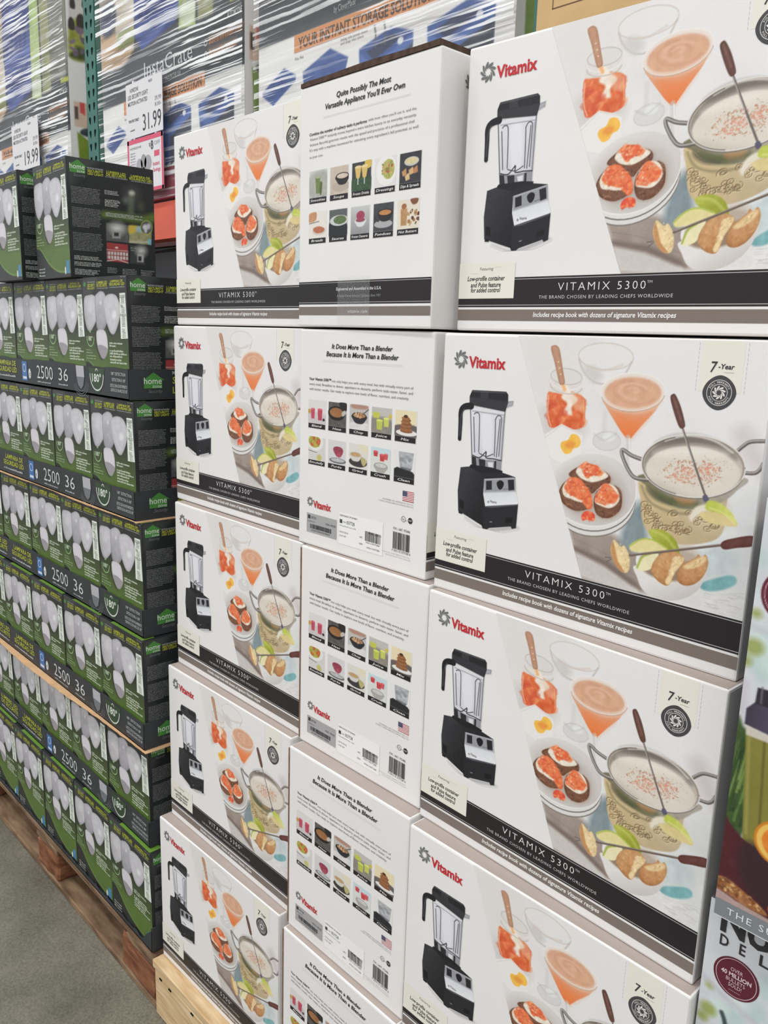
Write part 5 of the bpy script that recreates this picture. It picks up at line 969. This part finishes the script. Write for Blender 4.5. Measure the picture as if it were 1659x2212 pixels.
def strip_lettering(n):
    V = Vec(); w1 = (196, 200, 200); h = .060
    x = lambda q: -q          # metres left of the right corner
    V.part('detection_lettering'); V.text("180° DETECTION", -.075, -.012, .046, .006, w1); V.text("DÉTECTION À 180°", -.072, -.012, .034, .006, w1); V.text('DETECCIÓN DE MOVIMIENTO', -.08, -.006, .022, .006, w1); V.text('DENTRO DE UN ARCO DE 180°', -.078, -.006, .013, .006, w1)
    V.part('angle_badge'); V.poly([(-.182, .056), (-.105, .056), (-.112, .03), (-.128, .008), (-.148, .004), (-.168, .022)], (48, 70, 46), .0003)
    V.ring(-.143, .042, .030, .033, (206, 214, 204), .0005, 24, PI * .98, PI * 2.02); V.text('180°', -.165, -.122, .028, .016, (214, 222, 212), bold=.02); V.ring(-.143, .050, .004, .006, (206, 214, 204), .0005, 14, 0, PI)
    # sensor lens with ripples
    V.part('lens_picture')
    for i, r in enumerate((.03, .035, .040)): V.ring(-.222, .034, r, r + .0012, (120, 126, 128), .0004, 24, PI * 1.15, PI * 1.9)
    V.poly([(-.245, .058), (-.205, .058), (-.204, .034), (-.243, .034)], (176, 175, 180), .0005); V.poly([(-.243, .034), (-.204, .034), (-.210, .016), (-.222, .008), (-.236, .016)], (112, 116, 122), .0005)
    V.part('hours_lettering'); V.text('36', -.340, -.288, .020, .028, (206, 210, 210), bold=-.005); V.micro(-.342, -.29, .010, .003, w1, 3); V.part('lumen_lettering'); V.text('2500', -.466, -.372, .018, .030, (206, 210, 210), bold=-.005); V.micro(-.466, -.38, .009, .003, w1, 5)
    V.part('energy_mark'); V.rect(-.560, -.528, .008, .054, (66, 110, 170), .0004); V.ring(-.545, .038, .008, .010, (206, 216, 226), .0005, 16); V.rect(-.556, -.532, .012, .018, (206, 216, 226), .0005); V.disc(-.512, .026, .008, .012, (206, 210, 208), .0004); V.text('c', -.516, -.508, .021, .010, (60, 62, 62), off=.0006)
    V.part('product_lettering'); V.text('LAMPARA DE', -.72, -.60, .040, .012, YEL, bold=.01); V.text('SEGURIDAD LED', -.735, -.595, .024, .012, YEL, bold=.01); V.micro(-.735, -.6, .012, .005, w1, 7)
    V.part('french_lettering')
    if n > 4: V.text('LUMIERE LED', -.90, -.77, .040, .012, YEL, bold=.01); V.text('DE SECURITE', -.90, -.77, .024, .012, YEL, bold=.01); V.micro(-.9, -.77, .012, .005, w1, 9)
    return V.meshes('lip_lettering')
def strip_side():
    V = Vec(); V.part('house_logo'); house(V, .052, .034, .0205); V.part('side_lip_lettering'); V.text('MOTION ACTIVATED', .095, .178, .050, .007, (200, 204, 200), bold=.01); V.text('SECURITY', .095, .172, .032, .013, YEL, bold=.02); V.text('LED LIGHT', .095, .175, .012, .013, YEL, bold=.02)
    return V.meshes('side_lip_lettering')
sl4, sl5, ssd = strip_lettering(4), strip_lettering(5), strip_side()
def lip_mesh(name, length, prof, t=.0028):
    """a standing tray wall with a torn or wavy upper edge; prof(u) gives its height"""
    n = max(8, int(length / .012)); v = []; f = []
    for i in range(n + 1):
        u = i / n * length
        for yy in (0, t):
            v.append((u, yy, 0)); v.append((u, yy, prof(u)))
    for i in range(n):
        a, b = i * 4, i * 4 + 4
        f += [(a, b, b + 1, a + 1), (a + 2, a + 3, b + 3, b + 2), (a + 1, b + 1, b + 3, a + 3), (a, a + 2, b + 2, b)]
    f += [(0, 1, 3, 2), (n * 4, n * 4 + 2, n * 4 + 3, n * 4 + 1)]
    return pydata(name, v, f, TRAYM)
for r in range(1, 7):
    xr, yf = ROWS[r]; nb = NB[r]; z = .0030 + (6 - r) * LN; ln = nb * HW + .006
    for i in range(nb):
        jig = ((i * 37 + r * 17) % 7 - 3) * .0006
        light_box(f'dark green security light box, {NUM[i]} in the {LAY[r]}', (xr - (i + 1) * HW - i * .0004, yf + abs(jig), z + .0025), 0, i == 0)
    t = thing('display_tray', f'charcoal printed display tray of security light boxes, {LAY[r]} of the stack', 'tray', (xr + .0032 - ln, yf - .0042, z), 0, 'display trays of the light boxes')
    obj('tray_base', box_mesh('tray_base', 0, ln, 0, HD + .006, 0, .0022, TRAYM), t)
    if r < 6:
        rr = random.Random(r); ph = rr.uniform(0, 6)
        fl_ = obj('front_lip', lip_mesh('front_lip', ln, lambda u: .060 + .0012 * math.sin(u * 17 + ph) + .0008 * math.sin(u * 61 + ph)), t)
        put(sl4 if nb == 4 else sl5, fl_, (ln, -.0002, 0))
    else:
        jag = [random.Random(3).uniform(.004, .012) for _ in range(60)]
        obj('front_lip', lip_mesh('front_lip', ln, lambda u: (.006 + .004 * math.sin(u * 90) if u < ln - .045 else .014 + (u - ln + .045) * .9) + .002 * math.sin(u * 310)), t)
    sd_ = obj('side_lip', lip_mesh('side_lip', HD + .004, lambda u: .060 + .001 * math.sin(u * 30)), t, (ln + .0005, 0, 0), PI / 2)
    put(ssd, sd_, (0, -.0002, 0), 0)
    if r in (2, 4):
        amp = .006 if r == 2 else .019
        n = 60; v = []; f = []; rr = random.Random(r)
        for i in range(n + 1):
            u = i / n; x = u * (ln + .003)
            e = amp * (.25 + .75 * math.sin(PI * min(1, max(0, (u * .9 + .12)))) ** 2) + rr.uniform(-.0012, .0012) if r == 4 else amp * (.6 + .4 * math.sin(u * 11)) + rr.uniform(-.001, .001)
            v += [(x, -e, -.0018), (x, -e, -.0003), (x, HD * .5, -.0003), (x, HD * .5, -.0018)]
        for i in range(n):
            a, b = i * 4, i * 4 + 4
            f += [(a, b, b + 1, a + 1), (a + 1, b + 1, b + 2, a + 2), (a + 3, a + 2, b + 2, b + 3), (a, a + 3, b + 3, b)]
        f += [(0, 1, 2, 3), (n * 4 + 3, n * 4 + 2, n * 4 + 1, n * 4)]
        obj('kraft_sheet', pydata('kraft_sheet', v, f, KRAFT), t)
        obj('kraft_side', box_mesh('kraft_side', ln + .003, ln + .012, -.004, HD, -.0018, -.0003, KRAFT, 0, 1), t)
z0 = .0030 + 5 * LN + .0025 + HH + .0005
light_box('security light box with full black side in view, loose on top of the stack', (-1.214, -.046, z0), -2.5, True, False)
light_box('dark green security light box, loose on top at the left edge of the photo', (-1.455, -.062, z0), -1.0, True, False)

hp = thing('wooden_pallet', 'old brown block pallet under the green security light boxes', 'pallet', (-1.96, -.056, FZ))
L_ = 1.96 - .7335; DP = 1.0
for i in range(7):
    y = i * (DP - .12) / 6
    box_part('deck_board', hp, OLDWOOD, 0, L_, y, y + .12, .120, .1385, .003, .0012, i)
for i, x in enumerate((0, (L_ - .14) * .5, L_ - .14)):
    box_part('cross_board', hp, OLDWOOD, x, x + .14, .0, DP, .1005, .1195, .003, .001, 10 + i)
    for j, y in enumerate((.002, DP / 2 - .07, DP - .142)):
        box_part('block', hp, REDWOOD, x + (.002 if i < 2 else -.030), x + .138, y, y + .138, .0185, .1, .006, .003, 30 + 3 * i + j)
for j, y in enumerate((.0, DP / 2 - .07, DP - .14)):
    box_part('bottom_board', hp, OLDWOOD, 0, L_, y, y + .14, .0006, .018, .003, .001, 50 + j)

# ---------------------------------------------------------------- rack: posts and beam
YB = .80
def rack_post(label, x):
    p = thing('rack_post', label, 'rack post', (x, YB - .005, FZ), 0, 'green rack posts')
    wd, dp, hz, t = .094, .075, 3.4, .003
    prof = [(0, 0), (wd, 0), (wd, dp), (wd - .018, dp), (wd - .018, dp - t), (wd - t, dp - t), (wd - t, t), (t, t), (t, dp - t), (.018, dp - t), (.018, dp), (0, dp)]
    n = len(prof); v = [(a, b, z) for z in (0, hz) for a, b in prof]
    f = [(i, (i + 1) % n, n + (i + 1) % n, n + i) for i in range(n)] + [tuple(range(n))[::-1], tuple(range(n, 2 * n))]
    cl_ = obj('column', pydata('column', v, f, TEAL), p)
    obj('foot_plate', box_mesh('foot_plate', -.02, wd + .02, -.02, dp + .02, 0, .006, TEAL, .001), p)
    slot = pydata('slot', [(-.006, 0, .012), (.006, 0, .012), (.0085, 0, .006), (.007, 0, -.001), (.0025, 0, -.016), (-.0025, 0, -.016), (-.007, 0, -.001), (-.0085, 0, .006)], [tuple(range(8))[::-1]], HOLE)
    z = 1.78 - FZ
    while z < hz - .05:
        for s in (-1, 1):
            o = obj('slot', slot, cl_, (wd / 2 + s * .021, -.0006, z)); o.rotation_euler = (0, s * .12, 0)
        z += .0508
    return p
rack_post('green steel rack post between the two wrapped displays at left', -2.778)
rack_post('green steel rack post half hidden at the top right', -.508)
bm_ = thing('rack_beam', 'orange steel rack beam behind the light boxes', 'rack beam', (-2.684, YB - .02, 1.685))
bm_['kind'] = 'thing'
prof = [(0, 0), (0, .11), (.022, .115), (.022, .135), (.06, .135), (.06, 0)]
Lb = 2.684 - .508; n = len(prof)
obj('channel', pydata('channel', [(x, a, b) for x in (0, Lb) for a, b in prof], [(i, n + i, n + (i + 1) % n, (i + 1) % n)[::-1] for i in range(n)] + [tuple(range(n)), tuple(range(n, 2 * n))[::-1]], ORANGE), bm_)
for x in (.004, Lb - .034):
    obj('end_plate', box_mesh('end_plate', x, x + .03, -.004, .0, -.03, .15, ORANGE, .001), bm_)

# ---------------------------------------------------------------- wrapped crate displays on the rack
dph, dlt, dsd = paint_display(), display_lettering(), paint_display_side()
DEPTH = .95
dbody = box_mesh('carton', 0, 1.0, 0, DEPTH, 1.935, 2.96, mat('display_carton', (228, 227, 224), .6, .25, noise=.02, scale=5), .003)
dtray = box_mesh('base_tray', -.006, 1.006, -.008, DEPTH, 1.828, 1.934, MAROON, .004)
def film_mesh():
    nx, nz = 70, 60; v = []; f = []; r = np.random.default_rng(2)
    a = Art(0, nx, 0, nz, 1.0, (0, 0, 0)); nn = a.fbm((nz + 1, nx + 1), 7, 4)
    for j in range(nz + 1):
        for i in range(nx + 1):
            v.append((-.008 + 1.016 * i / nx, -.016 + .016 * nn[j, i], 1.83 + 1.13 * j / nz))
    for j in range(nz):
        for i in range(nx):
            q = j * (nx + 1) + i; f.append((q, q + 1, q + nx + 2, q + nx + 1))
    return pydata('stretch_wrap', v, f, FILM, True)
fm = film_mesh()
for x, lab in ((-3.955, 'film wrapped crate display left of the green rack post'), (-2.640, 'film wrapped crate display behind the hanging price sign, right of the green rack post'), (-1.562, 'film wrapped crate display with orange banner above the middle cartons')):
    d = thing('crate_display', lab, 'display', (x, YB, 0), 0, 'wrapped crate displays on the rack')
    obj('carton', dbody, d); obj('base_tray', dtray, d); obj('display_photo', dph, d); put(dlt, d); obj('side_photo', dsd, d, (1.0, 0, 0), PI / 2); obj('stretch_wrap', fm, d)
t = thing('brown_carton', 'tan cardboard carton at the top edge behind the right column', 'box', (-.438, YB - .087, 1.84))
obj('carton', box_mesh('carton', 0, .55, 0, .08, 0, .6, TAN, .004), t)
V = Vec()
for a, b, c, d in ((.04, .50, .182, .184), (.04, .042, .182, .5), (.498, .5, .182, .5)): V.rect(a, b, c, d, (96, 74, 50), .0006)
V.text('INSTRUCTIONS', .055, .40, .200, .03, (70, 52, 40), off=.0008, bold=.01); put(V.meshes('lettering'), t)
t = thing('bay_shade_load', 'added black pallet load standing in for the shade of the rack bay under the orange beam', 'pallet load', (-2.66, YB + .06, FZ))  # added load, coloured black in place of the dark void under the beam
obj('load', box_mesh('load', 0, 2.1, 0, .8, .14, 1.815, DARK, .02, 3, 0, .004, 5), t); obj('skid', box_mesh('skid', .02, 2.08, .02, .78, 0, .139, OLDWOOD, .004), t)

# price signs hanging in front of the wrap
def sign(name, label, x, z, wd, ht, fill):
    s = thing(name, label, 'sign', (x, YB - .036, z)); cd_ = obj('card', box_mesh('card', 0, wd, 0, .0012, 0, ht, SIGN), s)
    V = Vec(); fill(V, wd, ht); put(V.meshes('lettering'), cd_)
    for u in (wd * .2, wd * .8): obj('hanger', box_mesh('hanger', u - .006, u + .006, .0012, .012, ht - .02, ht + .008, SIGN), s)
    return s
def big_price(price):
    def f(V, w_, h_):
        D = (92, 92, 96); V.text('HOMEZONE', w_ * .12, w_ * .36, h_ * .84, h_ * .07, D); V.text('LED SECURITY LIGHT', w_ * .06, w_ * .62, h_ * .72, h_ * .075, D, bold=.005); V.text('MOTION ACTIVATED', w_ * .06, w_ * .6, h_ * .60, h_ * .075, D, bold=.005)
        V.text('964200', w_ * .64, w_ * .74, h_ * .90, h_ * .05, D); V.text('39.99', w_ * .80, w_ * .97, h_ * .55, h_ * .075, (130, 130, 134)); V.text('8.00-', w_ * .80, w_ * .97, h_ * .45, h_ * .065, (130, 130, 134))
        V.text('YOU PAY ONLY', w_ * .06, w_ * .36, h_ * .30, h_ * .05, (70, 70, 74), bold=.02); V.text(price, w_ * .46, w_ * .96, h_ * .09, h_ * .29, (60, 60, 64)); V.micro(w_ * .1, w_ * .25, h_ * .14, h_ * .03, D, 2)
    return f
def rebate(V, w_, h_):
    P_ = (216, 88, 116); b = .012
    for q in ((0, w_, h_ - b * 1.3, h_), (0, w_, 0, b), (0, b, 0, h_), (w_ - b, w_, 0, h_)): V.rect(*q, P_, .0004)
    V.text('$', w_ * .62, w_ * .66, h_ * .80, h_ * .06, (80, 80, 84)); V.text('8', w_ * .67, w_ * .74, h_ * .74, h_ * .15, (70, 70, 74), bold=.02); V.text('OFF', w_ * .77, w_ * .92, h_ * .80, h_ * .07, (150, 150, 154)); V.rect(w_ * .76, w_ * .90, h_ * .60, h_ * .70, P_, .0005)
    V.text('Instant', w_ * .72, w_ * .9, h_ * .44, h_ * .07, P_, bold=.01); V.text('Savings', w_ * .72, w_ * .92, h_ * .33, h_ * .07, P_, bold=.01); V.text('HOMEZONE', w_ * .08, w_ * .4, h_ * .82, h_ * .04, (120, 120, 124))
    for i in range(8): V.micro(w_ * .08, w_ * .24, h_ * (.74 - i * .05), h_ * .03, (170, 170, 174), i)
    for cx, cy, rx, ry, g in ((.34, .50, .09, .13, 168), (.46, .55, .08, .14, 150), (.58, .52, .10, .14, 164), (.46, .34, .04, .12, 190)): V.disc(w_ * cx, h_ * cy, w_ * rx, h_ * ry, (g, g, g + 4), .0005)
sign('price_sign', 'white price sign reading 31.99 above the pink bordered sign', -2.372, 2.052, .273, .19, big_price('31.99'))
sign('savings_sign', 'pink bordered sign with eight dollar saving below the price sign', -2.372, 1.856, .270, .192, rebate)
sign('price_sign', 'white price sign reading 19.99 at the far left', -3.535, 2.066, .318, .205, big_price('19.99'))

# ---------------------------------------------------------------- personal blender boxes and grey carton at the right
NM = mat('slate_printed_carton', (72, 74, 78), .45, .35, noise=.06, scale=8)
nb_ = thing('juice_blender_box', 'upper personal blender box with green juice and beetroot picture at the right edge', 'box', (.4485, -.056, .803), 0, 'personal blender boxes')
obj('carton', box_mesh('carton', 0, NW + .02, 0, .30, 0, NH, NM, .002), nb_); obj('juice_photo', paint_bullet(), nb_)
V = Vec(); V.rect(.0012, NW, .0020, .0200, (124, 130, 134), .0004); V.text('THE SUPERFOOD', .0135, .122, .0078, .0070, (222, 226, 228), off=.0008, space=1.25)
put(V.meshes('lettering'), nb_)
nl = thing('juice_blender_box', 'lower personal blender box with round maroon badge at the bottom right', 'box', (.4330, -.026, .376), 0, 'personal blender boxes')
obj('carton', box_mesh('carton', 0, NW + .02, 0, .30, 0, NH, NM, .002), nl); obj('blurred_photo', paint_bullet_low(), nl)
V = Vec(); V.text('NUTRITION', .0136, .203, .3930, .026, (52, 52, 54), off=.0008, bold=.04)
for i, ch in enumerate('DELIVERED'): V.text(ch, .0148 + i * .0202, .0240 + i * .0202 - .003 * (ch in 'EI'), .3765, .0118, (52, 52, 54), off=.0008, bold=.02)
c = (.0357, .3470); V.disc(c[0], c[1], .0236, .0228, (94, 36, 52), .0006, 48)
V.ring(c[0], c[1], .0205, .0211, (214, 190, 196), .0008, 48)
for tx, wd, dy, h_, b in (('OVER', .0125, .0068, .0042, 0), ('40 MILLION', .0312, .0004, .0046, .03), ('BULLETS', .0195, -.0056, .0042, 0), ('SOLD!', .0135, -.0112, .0042, 0)): V.text(tx, c[0] - wd / 2, c[0] + wd / 2, c[1] + dy, h_, (214, 190, 196), off=.0011, bold=b)
V.rect(c[0] - .006, c[0] + .006, c[1] - .0152, c[1] - .0149, (214, 190, 196), .0011); put(V.meshes('lettering'), nl)
nb3 = thing('juice_blender_box', 'bottom personal blender box standing on its pallet below the maroon badge box', 'box', (.4345, -.030, -.052), 0, 'personal blender boxes')
obj('carton', box_mesh('carton', 0, NW + .02, 0, .30, 0, NH + .002, NM, .002), nb3); obj('blurred_photo', bpy.data.meshes['blurred_photo'], nb3)
sk = thing('wooden_pallet', 'pallet under the personal blender boxes', 'pallet', (.475, -.03, FZ))
for i in range(3): box_part('stringer', sk, PINE, 0, .6, .01 + i * .26, .05 + i * .26, .0005, .068, .002)
for i in range(5): box_part('deck_board', sk, PINE, i * .125, i * .125 + .1, 0, .6, .0685, .087, .002)
gc = thing('grey_carton', 'plain grey carton behind the personal blender boxes at the right edge', 'box', (.460, .280, .803))
obj('carton', box_mesh('carton', 0, .4, 0, .3, 0, .75, GREYBOX, .003), gc); obj('tape', box_mesh('tape', .17, .23, -.0008, .0, .0, .75, TAPE), gc)
gd = thing('grey_carton', 'plain grey carton low behind the personal blender boxes', 'box', (.460, .280, -.052))
obj('carton', box_mesh('carton', 0, .4, 0, .3, 0, .854, GREYBOX, .003), gd)
